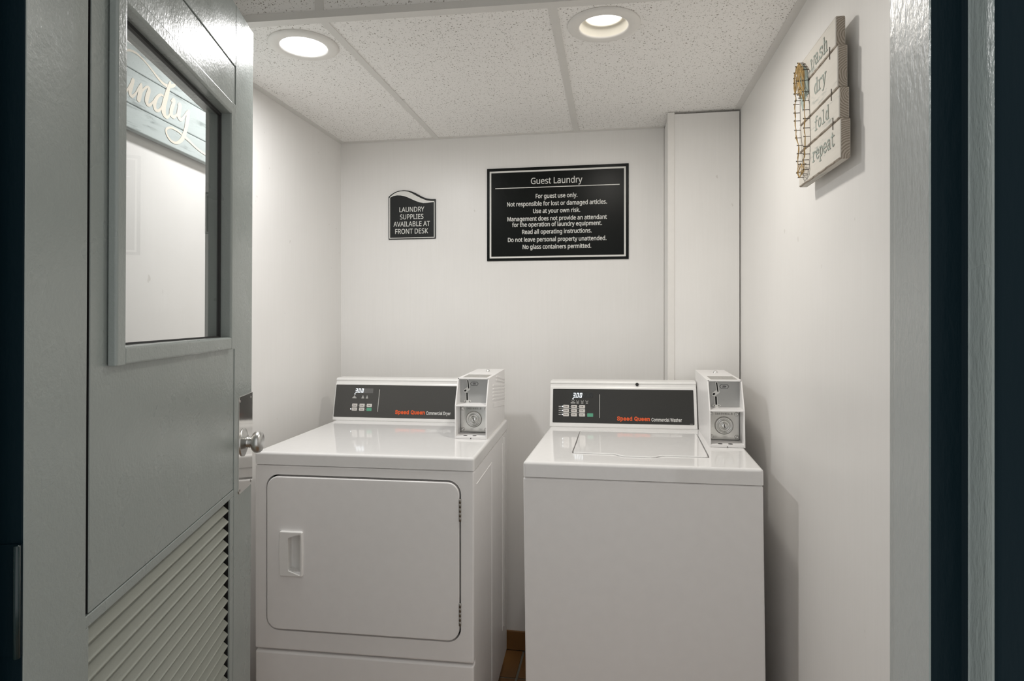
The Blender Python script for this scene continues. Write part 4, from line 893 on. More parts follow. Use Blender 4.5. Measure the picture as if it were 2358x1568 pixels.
# sage painted clothespin behind the string, with its drawn outline
CP = [(1.5245, 0.6007), (1.4958, 0.5769), (1.4864, 0.5516), (1.4834, 0.5033), (1.4742, 0.4144), (1.4821, 0.3463), (1.5021, 0.3273), (1.5245, 0.3406), (1.5377, 0.4006), (1.5444, 0.4433), (1.5500, 0.5105), (1.5535, 0.5450), (1.5510, 0.5860), (1.5420, 0.6020)]
pm_ = frame_mat((FX, 0, HC), (0, -1, 0), (0, 0, 1), (-1, 0, 0))
b = B(); b.ribbon([(-y, z, 0.0011) for y, z in CP + CP[:1]], pm_, 0.0005)
sparent(obj('painted_outline', b, M['nail']), rs)
b = B(); tb3 = bmesh.new(); tb3.faces.new([tb3.verts.new((FX - 0.0003, y, HC + z)) for y, z in [(1.5245, 0.6007), (1.4958, 0.5769), (1.4864, 0.5516), (1.4850, 0.520), (1.5100, 0.512), (1.5300, 0.490), (1.5440, 0.515), (1.5535, 0.5450), (1.5510, 0.5860), (1.5420, 0.6020)]]); b._take(tb3)
sparent(obj('painted_clothespin', b, M['sage_wash']), rs)
NR = [(1.4964, 0.5839), (1.4834, 0.5719), (1.4864, 0.5486), (1.4852, 0.5226), (1.4846, 0.5012), (1.4821, 0.4798), (1.4803, 0.4592), (1.4791, 0.4373), (1.4772, 0.4176), (1.4791, 0.3953), (1.4797, 0.3779), (1.4850, 0.3661), (1.4821, 0.3551), (1.4846, 0.3439), (1.4989, 0.3375)]
NL = [(1.5400, 0.6020), (1.5530, 0.5920), (1.5560, 0.5800), (1.5570, 0.5690), (1.5540, 0.5420), (1.5464, 0.5227), (1.5560, 0.5174), (1.5540, 0.4963), (1.5520, 0.4768), (1.5477, 0.4529), (1.5424, 0.4333), (1.5278, 0.4115), (1.5278, 0.3919), (1.5344, 0.3754), (1.5330, 0.3480), (1.5200, 0.3340)]
NI = [(1.5110, 0.5960), (1.5250, 0.6040), (1.5200, 0.5600), (1.5330, 0.5650), (1.5130, 0.5380), (1.5270, 0.5300), (1.5150, 0.5180), (1.5180, 0.3640), (1.5050, 0.3620)]
HX = 0.4295
nb = B(); nb.lathe([(0.0, -0.0138), (0.0017, -0.0138), (0.0017, -0.0128), (0.0008, -0.0126), (0.0008, 0.0)], (0, 0, 0), 'x', 7)
nail0 = None
for y, z in NR + NL + NI:
    if nail0 is None:
        nail0 = obj('nail', nb, M['nail']); nail0.location = (FX, y, HC + z); sparent(nail0, rs)
    else:
        sparent(copy_of(nail0, None, (FX, y, HC + z)), rs)
b = B()
def H(p, j=0.0): return (HX + 0.0025 + random.uniform(-0.0012, 0.0015), p[0] + random.uniform(-j, j), HC + p[1] + random.uniform(-j, j))
def wrap(seq, r=0.0009, j=0.001):
    pts = []
    for p, q in zip(seq, seq[1:]):
        a, c = Vector(H(p, j)), Vector(H(q, j)); pts.append(a)
        pts.append((a + c) / 2 + Vector((random.uniform(-.001, .001), random.uniform(-.001, .001), 0)))
    pts.append(Vector(H(seq[-1], j))); b.tube(pts, r, 5)
wrap(NR); wrap(NL); wrap(NR); wrap(NL)
wrap([NL[0], NI[1], NI[0], NR[0]]); wrap([NR[-1], NI[8], NI[7], NL[-2], NL[-1], NR[-1], NR[-2], NI[8]])
wrap([NR[-3], NI[8], NL[-2], NR[-2], NL[-1]])
head = NR[:5] + NL[:7] + NI[:7]
right_head = NR[:5] + NI[:7]
for q in range(6): wrap([random.choice(head) for _ in range(5)], 0.0008, 0.002)
for q in range(6): wrap([random.choice(right_head) for _ in range(5)], 0.0008, 0.002)
sparent(obj('twine', b, M['twine']), rs)

# ================================================================= COIN BOX (a part of each machine)
def coin_box(parent, lx, ly, w, louvers=False):
    D, H1, H2, S = 0.42, 0.113, 0.203, 0.045
    prof = [(0, 0), (0, H1), (S, H2), (D, H2 + 0.002), (D, 0)]
    t = 0.0042
    b = B()
    b.prism(prof, 0, 0, t, bev=0.0010, seg=2); b.prism(prof, 0, w - t, w, bev=0.0010, seg=2)
    b.prism([(S - 0.0005, H2 - 0.0045), (S - 0.0005, H2), (D, H2 + 0.002), (D, H2 - 0.003)], 0, 0.0005, w - 0.0005, bev=0.0008, seg=2)
    b.box(0.001, w - 0.001, D - 0.005, D - 0.001, 0.001, H2)
    b.box(0.001, w - 0.001, 0.0008, 0.072, H1 - 0.0030, H1 + 0.0015, bev=0.0008, seg=1)
    b.box(0.001, w - 0.001, 0.0005, 0.090, 0.0005, 0.0095, bev=0.0012, seg=2)
    b.box(0.001, w - 0.001, 0.086, 0.090, 0.008, H1)
    if louvers:
        for q in range(7):
            z = 0.1935 - q * 0.0125; y0 = 0.12 if q > 1 else 0.20
            tb_ = bmesh.new()
            P4 = [(y0, z), (y0 + 0.01, z + 0.004), (D - 0.006, z - 0.024), (D - 0.006, z - 0.030)]
            lo = [tb_.verts.new((w - 0.0002, p[0], p[1])) for p in P4]; hi = [tb_.verts.new((w + 0.0022, p[0], p[1] - 0.001)) for p in P4]
            tb_.faces.new(hi); [tb_.faces.new((lo[i], lo[(i + 1) % 4], hi[(i + 1) % 4], hi[i])) for i in range(4)]
            bmesh.ops.recalc_face_normals(tb_, faces=tb_.faces); b._take(tb_)
        b.prism([(0.14, 0.088), (0.14, 0.105), (D - 0.006, 0.078), (D - 0.006, 0.058)], 0, w - 0.0002, w + 0.0012, bev=0.0008, seg=1)
    box = obj('coin_box', b, M['enamel_satin'], parent=parent, loc=(lx, ly, 0))
    for q in (0.31, 0.60):
        bb = B(); bb.lathe([(0.0, 0.0006), (0.0070, 0.0006), (0.0070, -0.002)], (w * q, 0.0105, 0.0095), 'z', 16); obj('drain_hole', bb, M['dark'], parent=box)
    UP = 0.068                      # the coin plate stands well back under the hood
    bb = B(); bb.box(t, w - t, UP, UP + 0.003, H1 + 0.0015, H2 - 0.003); obj('coin_plate', bb, M['grey_plate'], parent=box)
    def capsule(b_, p, q, r, y, h):
        d = Vector((q[0] - p[0], q[1] - p[1])); a = math.atan2(d.y, d.x); pts = []
        for k in range(9): an = a + PI / 2 + PI * k / 8; pts.append((p[0] + r * math.cos(an), p[1] + r * math.sin(an)))
        for k in range(9): an = a - PI / 2 + PI * k / 8; pts.append((q[0] + r * math.cos(an), q[1] + r * math.sin(an)))
        b_.prism(pts, 1, y - h, y)
    u0 = 0.0290
    bb = B()
    capsule(bb, (u0 + 0.0025, 0.1915), (u0 + 0.0060, 0.1655), 0.0042, UP, 0.0016)
    capsule(bb, (u0 - 0.0065, 0.1560), (u0 + 0.0050, 0.1640), 0.0064, UP, 0.0019)
    capsule(bb, (u0 - 0.0004, 0.1470), (u0 + 0.0006, 0.1225), 0.0043, UP, 0.0016)
    capsule(bb, (u0 - 0.0080, 0.1200), (u0 + 0.0110, 0.1200), 0.0028, UP, 0.0024)
    capsule(bb, (u0 - 0.0010, 0.1175), (u0 + 0.0030, 0.1175), 0.0036, UP, 0.0030)
    obj('slot_escutcheon', bb, M['slot_metal'], parent=box)
    for kk, (p_, q_, r_) in enumerate((((u0 + 0.0025, 0.1920), (u0 + 0.0058, 0.1655), 0.0018), ((u0 - 0.0075, 0.1560), (u0 - 0.0055, 0.1570), 0.0030), ((u0 - 0.0004, 0.1470), (u0 + 0.0006, 0.1225), 0.0026), ((u0 - 0.0062, 0.1200), (u0 - 0.0045, 0.1200), 0.0012), ((u0 + 0.0075, 0.1200), (u0 + 0.0092, 0.1200), 0.0012))):
        bb = B(); capsule(bb, p_, q_, r_, UP - (0.0014 if kk not in (1, 3, 4) else 0.0018), 0.0008); obj('coin_slot', bb, M['void'], parent=box)
    hx, hz, hw, hh = 0.0545, 0.1805, 0.0145, 0.0066
    hexp = lambda a, c: [(hx - a, hz), (hx - a * 0.68, hz + c), (hx + a * 0.68, hz + c), (hx + a, hz), (hx + a * 0.68, hz - c), (hx - a * 0.68, hz - c)]
    bb = B(); bb.prism(hexp(hw, hh), 1, UP - 0.0006, UP); obj('price_outline', bb, M['dark'], parent=box)
    bb = B(); bb.prism(hexp(hw - 0.0014, hh - 0.0011), 1, UP - 0.0010, UP - 0.0004); obj('price_tag', bb, M['grey_plate'], parent=box)
    bb = text_bm('25¢', GROTESK, 0.0110, 0.0056, frame_mat((hx - 0.0055, UP - 0.0010, hz - 0.0028), (1, 0, 0), (0, 0, 1), (0, -1, 0)), bold=0.02); obj('price_lettering', bb, M['dark'], parent=box)
    # lock plate, deep in the lower recess
    LP = 0.070; cx, cz = 0.0525, 0.0565
    bb = B(); bb.prism(rrect(t + 0.0015, w - t - 0.0015, 0.0112, H1 - 0.0050, 0.004, 3), 1, LP, LP + 0.006, bev=0.0010, seg=1)
    lp = obj('lock_plate', bb, M['lock_steel'], parent=box)
    bb = B(); bb.lathe([(0.0290, LP + 0.0005), (0.0278, LP - 0.0030), (0.0255, LP - 0.0055), (0.0235, LP - 0.0055), (0.0215, LP - 0.0020), (0.0200, LP - 0.0015), (0.0180, LP - 0.0045), (0.0165, LP - 0.0075), (0.0140, LP - 0.0080), (0.0120, LP - 0.0060), (0.0100, LP - 0.0040), (0.0085, LP - 0.0035)], (cx, 0, cz), 'y', 48)
    obj('lock_ring', bb, M['lock_steel'], parent=box)
    bb = B(); bb.lathe([(0.0, LP - 0.0075), (0.0062, LP - 0.0075), (0.0078, LP - 0.0065), (0.0086, LP - 0.0030)], (cx, 0, cz), 'y', 24); obj('lock_cylinder', bb, M['lock_steel'], parent=box)
    bb = B(); bb.prism([(cx - 0.0012, cz + 0.0050), (cx + 0.0012, cz + 0.0050), (cx + 0.0012, cz - 0.0028), (cx + 0.0036, cz - 0.0028), (cx + 0.0036, cz - 0.0050), (cx - 0.0012, cz - 0.0050)], 1, LP - 0.0082, LP - 0.0074); obj('keyhole', bb, M['void'], parent=box)
    for sx in (0.0133, w - 0.0140):
        for sz in (0.0210, 0.0930):
            bb = B(); bb.lathe([(0.0, LP - 0.0030), (0.0022, LP - 0.0030), (0.0030, LP - 0.0042), (0.0060, LP - 0.0026), (0.0070, LP + 0.0002)], (sx, 0, sz), 'y', 20); obj('lock_screw', bb, M['lock_steel'], parent=box)
    bb = text_bm('GREENWALD', GROTESK, 0.0525, 0.0064, frame_mat((0.0262, LP, 0.0905), (1, 0, 0), (0, 0, 1), (0, -1, 0)), track=0.08, bold=0.006); obj('lettering', bb, M['engraved'], parent=box)
    # label and screw on top
    bb = B(); bb.prism([(0.062, H2 + 0.0002), (0.062, H2 + 0.0008), (0.165, H2 + 0.0014), (0.165, H2 + 0.0006)], 0, w * 0.13, w * 0.90); lb = obj('top_label', bb, M['label'], parent=box)
    bb = B()
    for k in range(8):
        y = 0.073 + k * 0.011; zz = H2 + 0.0009 + (y - 0.062) * 0.0058
        for xa, xb in ((0.17, 0.48), (0.54, 0.86)):
            bb.box(w * xa, w * (xb - random.uniform(0, .1)), y, y + 0.004, zz, zz + 0.0003)
    obj('label_print', bb, M['silver_ink'], parent=box)
    bb = B(); bb.lathe([(0.0, 0.0072), (0.0048, 0.0068), (0.0070, 0.0048), (0.0070, 0.0012), (0.0090, 0.0004), (0.0090, -0.001)], (w * 0.56, 0.305, H2 + 0.0016), 'z', 20); obj('top_screw', bb, M['chrome'], parent=box)
    for q in ((0.003, 0.0435, H2 - 0.0025), (w - 0.003, 0.0435, H2 - 0.0025), (w * 0.5, -0.0003, 0.0025)):
        bb = B(); bb.lathe([(0.0, -0.0004), (0.0016, -0.0004), (0.0016, 0.002)], q, 'y', 10); obj('pin_hole', bb, M['dark'], parent=box)
    return box

# ================================================================= CONSOLE (part) and its face
TILT = 0.24
def console(parent, y0, x0, x1, yb):
    c, s = math.cos(TILT), math.sin(TILT)
    def P(t, n=0.0): return (y0 + t * s + n * c, t * c - n * s)
    prof = [P(0.0), P(0.004, -0.001), P(0.1495, -0.001), P(0.1510, 0.0030), P(0.1610, 0.0030), P(0.1635, -0.0006), P(0.1700, 0.0006), P(0.1735, 0.006), (yb - 0.012, P(0.1735)[1] - 0.001), (yb, P(0.160)[1]), (yb, 0)]
    b = B(); b.prism(prof, 0, x0, x1, bev=0.0018, seg=2)
    return obj('console', b, M['console'], parent=parent)
def con_mat(y0, n=0.001):
    c, s = math.cos(TILT), math.sin(TILT)
    return frame_mat((0, y0 - n * c, n * s), (1, 0, 0), (0, s, c), (0, -c, s))
def face(b, pts, mat, z0, z1, bev=0.0):
    b.prism(pts, 2, z0, z1, bev=bev, seg=1, mat=mat)
def wordmark(x0, x1, base, cap, mat):
    """heavy slab-like wordmark: bold grotesque with slab feet."""
    m = mat @ Matrix.Translation((x0, base, 0))
    b = text_bm('Speed Queen', GROTESK, x1 - x0, cap, m, 0.0004, bold=0.033, track=0.045)
    W_, x = x1 - x0, 0.0
    s = 'Speed Queen'; tr = 0.045; adv = [GROTESK[c][0] + tr for c in s]; tot = sum(adv) - 0.02
    for ch, a in zip(s, adv):
        l, r = x / tot * W_, (x + a - tr) / tot * W_
        e = W_ * 0.010; h = cap * 0.13; xh = cap * 0.76
        R = {'p': ((l - e * .3, l + e * 1.6, -cap * .30, -cap * .30 + h), (l - e * .5, l + e, xh - h, xh)), 'd': ((r - e * 1.3, r + e * .6, 0, h), (r - e * 2.0, r - e * .5, cap * .99 - h, cap * .99)),
             'u': ((l - e * .5, l + e, xh - h, xh), (r - e * 2.2, r - e * .6, xh - h, xh), (r - e, r + e * .4, 0, h)), 'n': ((l - e * .5, l + e * 1.6, 0, h), (r - e * 2.0, r + e * .4, 0, h), (l - e * .5, l + e, xh - h, xh)),
             'S': ((r - e * 1.3, r - e * .4, cap * .62, cap * .98), (l + e * .4, l + e * 1.3, 0, cap * .36)), 'Q': ((r - e * 1.5, r + e * .6, -cap * .06, h),)}.get(ch, ())
        for k, q in enumerate(R): face(b, [(q[0], q[2]), (q[1], q[2]), (q[1], q[3]), (q[0], q[3])], m, 0.0, 0.0007 + k * 0.00004)
        x += a
    return b

def buttons(cons, mat, cells, w, h):
    b0 = B(); face(b0, rrect(0, w, 0, h, 0.0016, 3), mat, 0, 0.0009, 0.0003)
    made = None
    for (x, t) in cells:
        bb = B(); face(bb, rrect(x, x + w, t, t + h, 0.0016, 3), mat, 0.0004, 0.0014, 0.0003)
        o = obj('cycle_button', bb, M['button'], parent=cons)
    b0.bm.free()

def face_prints(cons, mat, cells, w, h):
    bb = B()
    for k, (x, t) in enumerate(cells):
        face(bb, rrect(x + w * 0.22, x + w * 0.34, t + h * 0.30, t + h * 0.72, 0.0004, 2), mat, 0.0013, 0.0017)
        face(bb, rrect(x + w * 0.40, x + w * (0.80 - 0.05 * (k % 3)), t + h * 0.36, t + h * 0.64, 0.0004, 2), mat, 0.0013, 0.0017)
    obj('button_print', bb, M['button_print'], parent=cons)

def dot(b, mat, x, t, r=0.0013, th=0.0012):
    face(b, [(x + r * math.cos(k * PI / 5), t + r * math.sin(k * PI / 5)) for k in range(10)], mat, 0.0004, th)

# ================================================================= DRYER
ZD = HC - 0.4033
dr = thing('clothes_dryer', 'white commercial front-loading dryer with a square door and coin box', 'dryer', (-1.0826, 1.7202, ZD), (0, 0, 0.0321))
BOT = -(ZD - 0.085)
w, dp = 0.683, 0.705
b = B()
b.box(0.0015, w - 0.0015, 0.030, dp, BOT, -0.0435, bev=0.003, seg=2)
b.box(0.010, w - 0.010, 0.012, dp - 0.01, -0.060, -0.034)
# pressed ribs on the visible side
for q in ((0.330, -0.86, -0.090), (0.6218, -0.80, -0.056), (0.585, -0.80, -0.075)):
    b.box(w - 0.0025, w + 0.0004, q[0] - 0.0016, q[0] + 0.0016, q[1], q[2], bev=0.0012, seg=2)
b.box(w - 0.0025, w + 0.0004, 0.050, 0.330, -0.0915, -0.0885, bev=0.0012, seg=2)
cab = obj('cabinet', b, M['enamel_satin'], parent=dr)
b = B(); b.box(0, w, 0, 0.033, -0.6025, -0.0402, bev=0.0055, seg=4)
fp = obj('front_panel', b, M['enamel_satin'], parent=dr)
c = B(); c.prism(rrect(0.0360, 0.6450, -0.5435, -0.0675, 0.041, 8), 1, -0.02, 0.06)
cut(fp, c)
b = B(); b.box(0, w, 0.0005, 0.033, BOT, -0.6085, bev=0.007, seg=4)
obj('lower_panel', b, M['enamel_satin'], parent=dr)
b = B(); b.box(0.02, w - 0.02, 0.028, 0.034, -0.58, -0.05); obj('door_gasket', b, M['dark'], parent=dr)
b = B(); b.prism(rrect(0.0403, 0.6400, -0.5388, -0.0735, 0.036, 8), 1, -0.003, 0.026, bev=0.0035, seg=4)
ddoor = obj('door', b, M['enamel_satin'], parent=dr)
c = B(); c.box(0.108, 0.1525, -0.02, 0.06, -0.3605, -0.2505)
cut(ddoor, c)
hp = [(0.0865, -0.2375), (0.1560, -0.2375), (0.1575, -0.2410), (0.1590, -0.305), (0.1575, -0.3700), (0.1560, -0.3735), (0.0885, -0.3735), (0.0865, -0.3715), (0.0835, -0.340), (0.0825, -0.305), (0.0835, -0.270), (0.0850, -0.2400)]
b = B(); b.prism(hp, 1, -0.0115, 0.004, bev=0.0030, seg=3)
hd = obj('door_handle', b, M['console'], parent=ddoor)
c = B(); c.prism([(0.1145, -0.2560), (0.1500, -0.2440), (0.1525, -0.2470), (0.1525, -0.3660), (0.1500, -0.3690), (0.1145, -0.3570), (0.1128, -0.3530), (0.1128, -0.2600)], 1, -0.03, 0.03)
cut(hd, c)
PK = smooth_pts([(x, y, 0.0) for x, y in [(0.1095, -0.004), (0.1090, 0.0200), (0.1180, 0.0225), (0.1290, 0.0190), (0.1420, 0.0080), (0.1520, -0.0050), (0.1532, -0.0100)]], 5)
tb4 = bmesh.new()      # the finger pocket: floor rises from deep left to the right-hand lip
prof4 = [(p[0], p[1]) for p in PK]
ztop = [-0.2570 + 0.0130 * max(0.0, (p[0] - 0.112) / 0.041) for p in PK]; zbot = [-0.3560 - 0.0130 * max(0.0, (p[0] - 0.112) / 0.041) for p in PK]
T4 = [tb4.verts.new((x, y, z)) for (x, y), z in zip(prof4, ztop)]; Bt4 = [tb4.verts.new((x, y, z)) for (x, y), z in zip(prof4, zbot)]
for k in range(len(prof4) - 1): tb4.faces.new((T4[k], T4[k + 1], Bt4[k + 1], Bt4[k]))
TF = [tb4.verts.new((x, -0.0095, z + 0.001)) for (x, y), z in zip(prof4, ztop)]; BF = [tb4.verts.new((x, -0.0095, z - 0.001)) for (x, y), z in zip(prof4, zbot)]
for k in range(len(prof4) - 1):
    tb4.faces.new((T4[k], T4[k + 1], TF[k + 1], TF[k])); tb4.faces.new((Bt4[k], Bt4[k + 1], BF[k + 1], BF[k]))
bmesh.ops.recalc_face_normals(tb4, faces=tb4.faces)
b = B(); b._take(tb4); obj('handle_pocket', b, M['console'], parent=ddoor)
for za, zb in ((-0.1865, -0.1203), (-0.4923, -0.4260)):
    b = B()
    n = 5; hh = (zb - za) / n
    for k in range(n):
        b.lathe([(0.0, za + k * hh + 0.0004), (0.0036, za + k * hh + 0.0006), (0.0036, za + (k + 1) * hh - 0.0006), (0.0, za + (k + 1) * hh - 0.0004)], (0.6425, -0.0015, 0), 'z', 12)
    b.box(0.6385, 0.6475, 0.001, 0.0035, za, zb)
    obj('door_hinge', b, M['hinge'], parent=ddoor)
b = B(); b.box(-0.001, w + 0.001, -0.001, dp, -0.0381, 0.0, bev=0.0075, seg=4, sharp_bottom=True)
obj('top_deck', b, M['enamel'], parent=dr)
CY = 0.590
cs = console(dr, CY, -0.0120, 0.5500, dp)
mt = con_mat(CY)
b = B(); face(b, rrect(-0.0085, 0.5400, 0.0138, 0.1440, 0.003, 3), mt, 0.0, 0.0009); cp = obj('control_panel', b, M['panel_dryer'], parent=cs)
b = B(); face(b, rrect(0.0735, 0.1490, 0.1108, 0.1297, 0.0006, 2), mt, 0.0006, 0.0012); obj('display_window', b, M['display_dryer'], parent=cs)
mt2 = mt @ Matrix.Translation((0, 0, 0.0009))
b = B(); x = 0.0745
for ch, dx in (('3', 0.0), ('0', 0.0126), ('0', 0.0252)): seven(b, ch, x + dx, 0.1126, 0.0078, 0.0165, 0.0021, mt2)
seven(b, '.', x + 0.0098, 0.1126, 0.002, 0.002, 0.0018, mt2)
obj('display_digits', b, M['digit'], parent=cs)
b = B()
for dx in (0.0378, 0.0504, 0.0630): seven(b, '8', x + dx, 0.1126, 0.0078, 0.0155, 0.0018, mt2)
obj('unlit_segments', b, M['segment_off_dryer'], parent=cs)
cells = [(x0, t0) for t0 in (0.0553, 0.0398) for x0 in (0.0659, 0.0968, 0.1272)]
buttons(cs, mt, cells[:5], 0.0217, 0.0125); face_prints(cs, mt, cells[:5], 0.0217, 0.0125)
b = B(); face(b, rrect(0.1276, 0.1488, 0.0395, 0.0518, 0.0016, 3), mt, 0.0004, 0.0014, 0.0003); obj('start_button', b, M['green'], parent=cs)
for q in ((0.0736, 0.1068), (0.0615, 0.0462)):
    b = B(); dot(b, mt, q[0], q[1], 0.0022); obj('indicator_lamp', b, M['lamp_dot'], parent=cs)
for cx_, ww in ((0.0725, 0.0180), (0.1080, 0.0115), (0.1255, 0.0095)):
    b = B()
    face(b, rrect(cx_ - ww / 2, cx_ + ww / 2, 0.0893, 0.0925, 0.001, 2), mt, 0.0006, 0.0012)
    face(b, rrect(cx_ - ww * 0.3, cx_ + ww * 0.3, 0.0935, 0.0962, 0.001, 2), mt, 0.0006, 0.0012)
    dot(b, mt, cx_, 0.0990, 0.0022)
    obj('panel_icon', b, M['silver_ink'], parent=cs)
for (x0, t0) in cells[1:3] + cells[4:6]:
    b = B(); dot(b, mt, x0 - 0.0035, t0 + 0.006, 0.0010); obj('unlit_lamp', b, M['silver_ink'], parent=cs)
b = B(); face(b, [(0.1732, 0.0370), (0.1753, 0.0370), (0.1768, 0.1263), (0.1747, 0.1263)], mt, 0.0006, 0.0012); obj('divider_line', b, M['silver_ink'], parent=cs)
obj('brand_lettering', wordmark(0.2475, 0.3692, 0.0303, 0.0142, mt2), M['orange'], parent=cs)
obj('model_lettering', text_bm('Commercial Dryer', GROTESK, 0.0985, 0.0128, mt2 @ Matrix.Translation((0.3751, 0.0294, 0)), bold=0.012), M['white_ink'], parent=cs)
coin_box(dr, 0.5632, 0.2770, 0.1105, True)
for fx in (0.06, w - 0.06):
    for fy in (0.07, dp - 0.07):
        b = B(); b.lathe([(0.0, -ZD), (0.024, -ZD), (0.024, -ZD + 0.012), (0.010, -ZD + 0.018), (0.010, BOT + 0.004), (0.0, BOT + 0.004)], (fx, fy, 0), 'z', 16); obj('foot', b, M['dark'], parent=dr)

# ================================================================= WASHER
ZW = HC - 0.3946
RL = 0.0125
wm = thing('washing_machine', 'white commercial top-loading washer with a lid and coin box', 'washer', (-0.2481, 1.7047, ZW - RL * 0.32), (0, -RL, -0.0314))
w, dp = 0.640, 0.690
BOT = -(ZW - 0.085)
b = B()
b.box(-0.0015, w - 0.0015, 0.0, dp, BOT, -0.0455, bev=0.0055, seg=4)
b.box(0.008, w - 0.010, 0.010, dp - 0.01, -0.070, -0.036)
obj('cabinet', b, M['enamel_satin'], parent=wm)
b = B(); b.box(-0.001, w, -0.001, dp, -0.0430, 0.0, bev=0.0085, seg=5, sharp_bottom=True)
dk = obj('top_deck', b, M['enamel'], parent=wm)
LID = [(0.1215, 0.4930), (0.1230, 0.3900), (0.1262, 0.2600), (0.1275, 0.1500), (0.1295, 0.1270), (0.1350, 0.1235), (0.2450, 0.1200), (0.2560, 0.1170), (0.2680, 0.1010), (0.2800, 0.0935), (0.3550, 0.0915), (0.3680, 0.0975), (0.3800, 0.1130), (0.3920, 0.1165), (0.5050, 0.1165), (0.5115, 0.1190), (0.5140, 0.1250), (0.5150, 0.1600), (0.5165, 0.3200), (0.5175, 0.4800)]
def grow(pts, d):
    cx_, cy_ = 0.32, 0.30
    return [(x + (d if x > cx_ else -d), y + (d if y > cy_ else -d * 0.35)) for x, y in pts]
c = B(); c.prism(grow(LID, 0.0042), 2, -0.020, 0.02)
cut(dk, c)
b = B(); b.box(0.09, 0.55, 0.07, 0.52, -0.038, -0.0185); obj('tub_ring', b, M['console'], parent=wm)
b = B(); b.prism(LID, 2, -0.016, 0.0035, bev=0.0028, seg=3)
ld = obj('lid', b, M['enamel'], parent=wm)
b = B(); b.box(0.1235, 0.5150, 0.4760, 0.4790, 0.0030, 0.0048, bev=0.0008, seg=1); obj('lid_crease', b, M['enamel'], parent=ld)
CY = 0.571
cs = console(wm, CY, -0.0015, 0.5315, dp)
mt = con_mat(CY); mt2 = mt @ Matrix.Translation((0, 0, 0.0009))
b = B(); face(b, rrect(0.0095, 0.5208, 0.0160, 0.1418, 0.003, 3), mt, 0.0, 0.0009); obj('control_panel', b, M['panel_washer'], parent=cs)
b = B(); face(b, rrect(0.0822, 0.1592, 0.1090, 0.1274, 0.0006, 2), mt, 0.0006, 0.0012); obj('display_window', b, M['display_washer'], parent=cs)
b = B(); x = 0.0849
for ch, dx in (('3', 0.0), ('0', 0.0124), ('0', 0.0246)): seven(b, ch, x + dx, 0.1098, 0.0082, 0.0170, 0.0021, mt2)
seven(b, '.', x + 0.0098, 0.1098, 0.002, 0.002, 0.0018, mt2)
obj('display_digits', b, M['digit'], parent=cs)
b = B()
for dx in (0.0370, 0.0494, 0.0618): seven(b, '8', x + dx, 0.1098, 0.0082, 0.0165, 0.0020, mt2)
obj('unlit_segments', b, M['segment_off_washer'], parent=cs)
cells = [(x0, t0) for t0 in (0.0703, 0.0550, 0.0396) for x0 in (0.0487, 0.0787, 0.1088)]
buttons(cs, mt, cells, 0.0215, 0.0118); face_prints(cs, mt, cells, 0.0215, 0.0118)
b = B(); face(b, rrect(0.1386, 0.1603, 0.0388, 0.0517, 0.0016, 3), mt, 0.0004, 0.0014, 0.0003); obj('start_button', b, M['green'], parent=cs)
for q in ((0.0852, 0.1048), (0.0455, 0.0758), (0.0455, 0.0609), (0.0455, 0.0462)):
    b = B(); dot(b, mt, q[0], q[1], 0.0022); obj('indicator_lamp', b, M['lamp_dot'], parent=cs)
for cx_, ww in ((0.0853, 0.0175), (0.1026, 0.0090), (0.1198, 0.0090), (0.1369, 0.0080)):
    b = B()
    face(b, rrect(cx_ - ww / 2, cx_ + ww / 2, 0.0880, 0.0910, 0.001, 2), mt, 0.0006, 0.0012)
    for k in (-1, 1): face(b, [(cx_ + k * 0.003 - 0.0007, 0.0940), (cx_ + k * 0.003 + 0.0007, 0.0940), (cx_ + k * 0.0042 + 0.0007, 0.0992), (cx_ + k * 0.0042 - 0.0007, 0.0992)], mt, 0.0006, 0.0012)
    face(b, [(cx_ - 0.003, 0.0936), (cx_ + 0.003, 0.0936), (cx_ + 0.003, 0.0950), (cx_ - 0.003, 0.0950)], mt, 0.0006, 0.0012)
    obj('panel_icon', b, M['silver_ink'], parent=cs)
for t0 in (0.0760, 0.0611, 0.0460):
    b = B(); face(b, rrect(0.0317, 0.0403, t0 - 0.0013, t0 + 0.0013, 0.0005, 2), mt, 0.0006, 0.0012); obj('row_caption', b, M['silver_ink'], parent=cs)
for (x0, t0) in cells + [(0.1380, 0.0395)]:
    if x0 > 0.06:
        b = B(); dot(b, mt, x0 - 0.0035, t0 + 0.006, 0.0008); obj('unlit_lamp', b, M['silver_ink'], parent=cs)
b = B(); face(b, rrect(0.5050, 0.5160, 0.0188, 0.0200, 0.0004, 2), mt, 0.0006, 0.0012); obj('panel_code', b, M['silver_ink'], parent=cs)
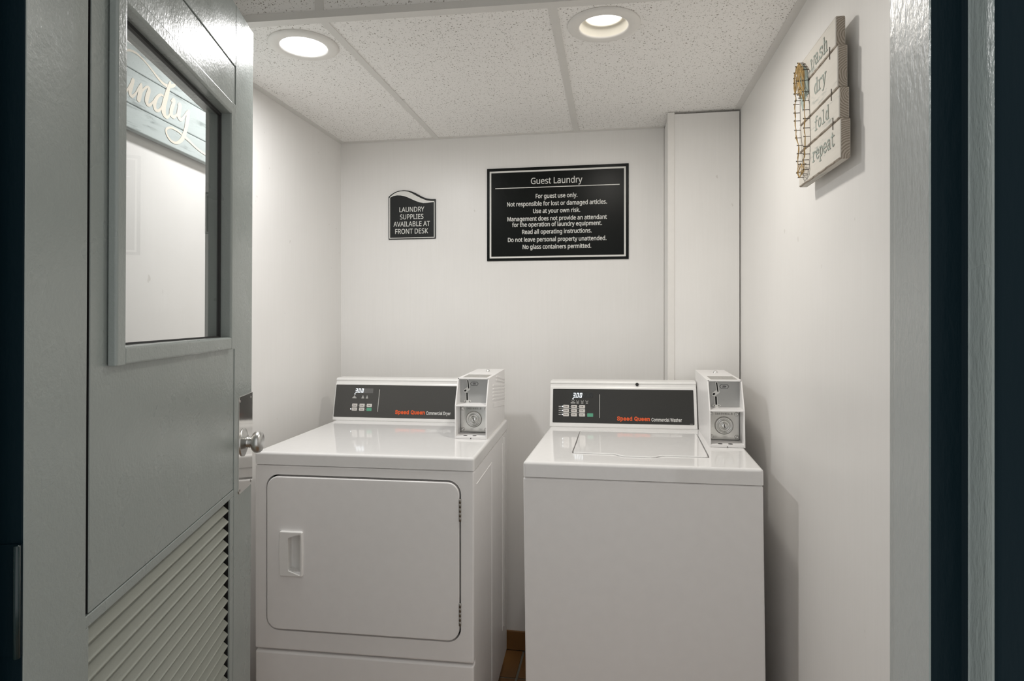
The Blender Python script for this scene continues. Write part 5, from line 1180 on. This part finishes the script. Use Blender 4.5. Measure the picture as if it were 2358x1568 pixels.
for t0 in (0.0688, 0.0536):
    b = B(); face(b, [(0.0320, t0 - 0.0006), (0.1300, t0 - 0.0006), (0.1300, t0 + 0.0006), (0.0320, t0 + 0.0006)], mt, 0.0006, 0.0010); obj('row_line', b, M['silver_ink'], parent=cs)
b = B(); face(b, [(0.1834, 0.0354), (0.1853, 0.0354), (0.1856, 0.1224), (0.1837, 0.1224)], mt, 0.0006, 0.0012); obj('divider_line', b, M['silver_ink'], parent=cs)
obj('brand_lettering', wordmark(0.2477, 0.3654, 0.0278, 0.0138, mt2), M['orange'], parent=cs)
obj('model_lettering', text_bm('Commercial Washer', GROTESK, 0.1068, 0.0122, mt2 @ Matrix.Translation((0.3709, 0.0266, 0)), bold=0.012), M['white_ink'], parent=cs)
b = B(); b.lathe([(0.0, 0.0012), (0.0050, 0.0008), (0.0060, -0.0010), (0.0060, -0.004)], (0, 0, 0), 'z', 24, mat=con_mat(CY) @ Matrix.Translation((0.3214, 0.1612, 0.0004)))
obj('hole_plug', b, M['dark'], parent=cs)
# white end block of the console beside the coin box
b = B(); c_, s_ = math.cos(TILT), math.sin(TILT)
b.prism([(CY, 0), (CY + 0.155 * s_, 0.155 * c_), (CY + 0.170 * s_ + 0.004, 0.168 * c_), (dp - 0.01, 0.168 * c_), (dp, 0.155 * c_), (dp, 0)], 0, 0.5355, 0.632, bev=0.003, seg=3)
en = obj('console_end', b, M['console'], parent=wm)
b = B(); face(b, [(0.5520, 0.018), (0.6100, 0.018), (0.6100, 0.140), (0.5520, 0.140)], con_mat(CY, 0.0), 0.0, 0.0012); obj('end_plate', b, M['grey_plate'], parent=en)
coin_box(wm, 0.5360, 0.2660, 0.1045, False)
for fx in (0.06, w - 0.06):
    for fy in (0.07, dp - 0.07):
        zf = -(ZW - RL * 0.32) - RL * (fx)
        b = B(); b.lathe([(0.0, zf), (0.024, zf), (0.024, zf + 0.012), (0.010, zf + 0.018), (0.010, BOT + 0.004), (0.0, BOT + 0.004)], (fx, fy, 0), 'z', 16); obj('foot', b, M['dark'], parent=wm)
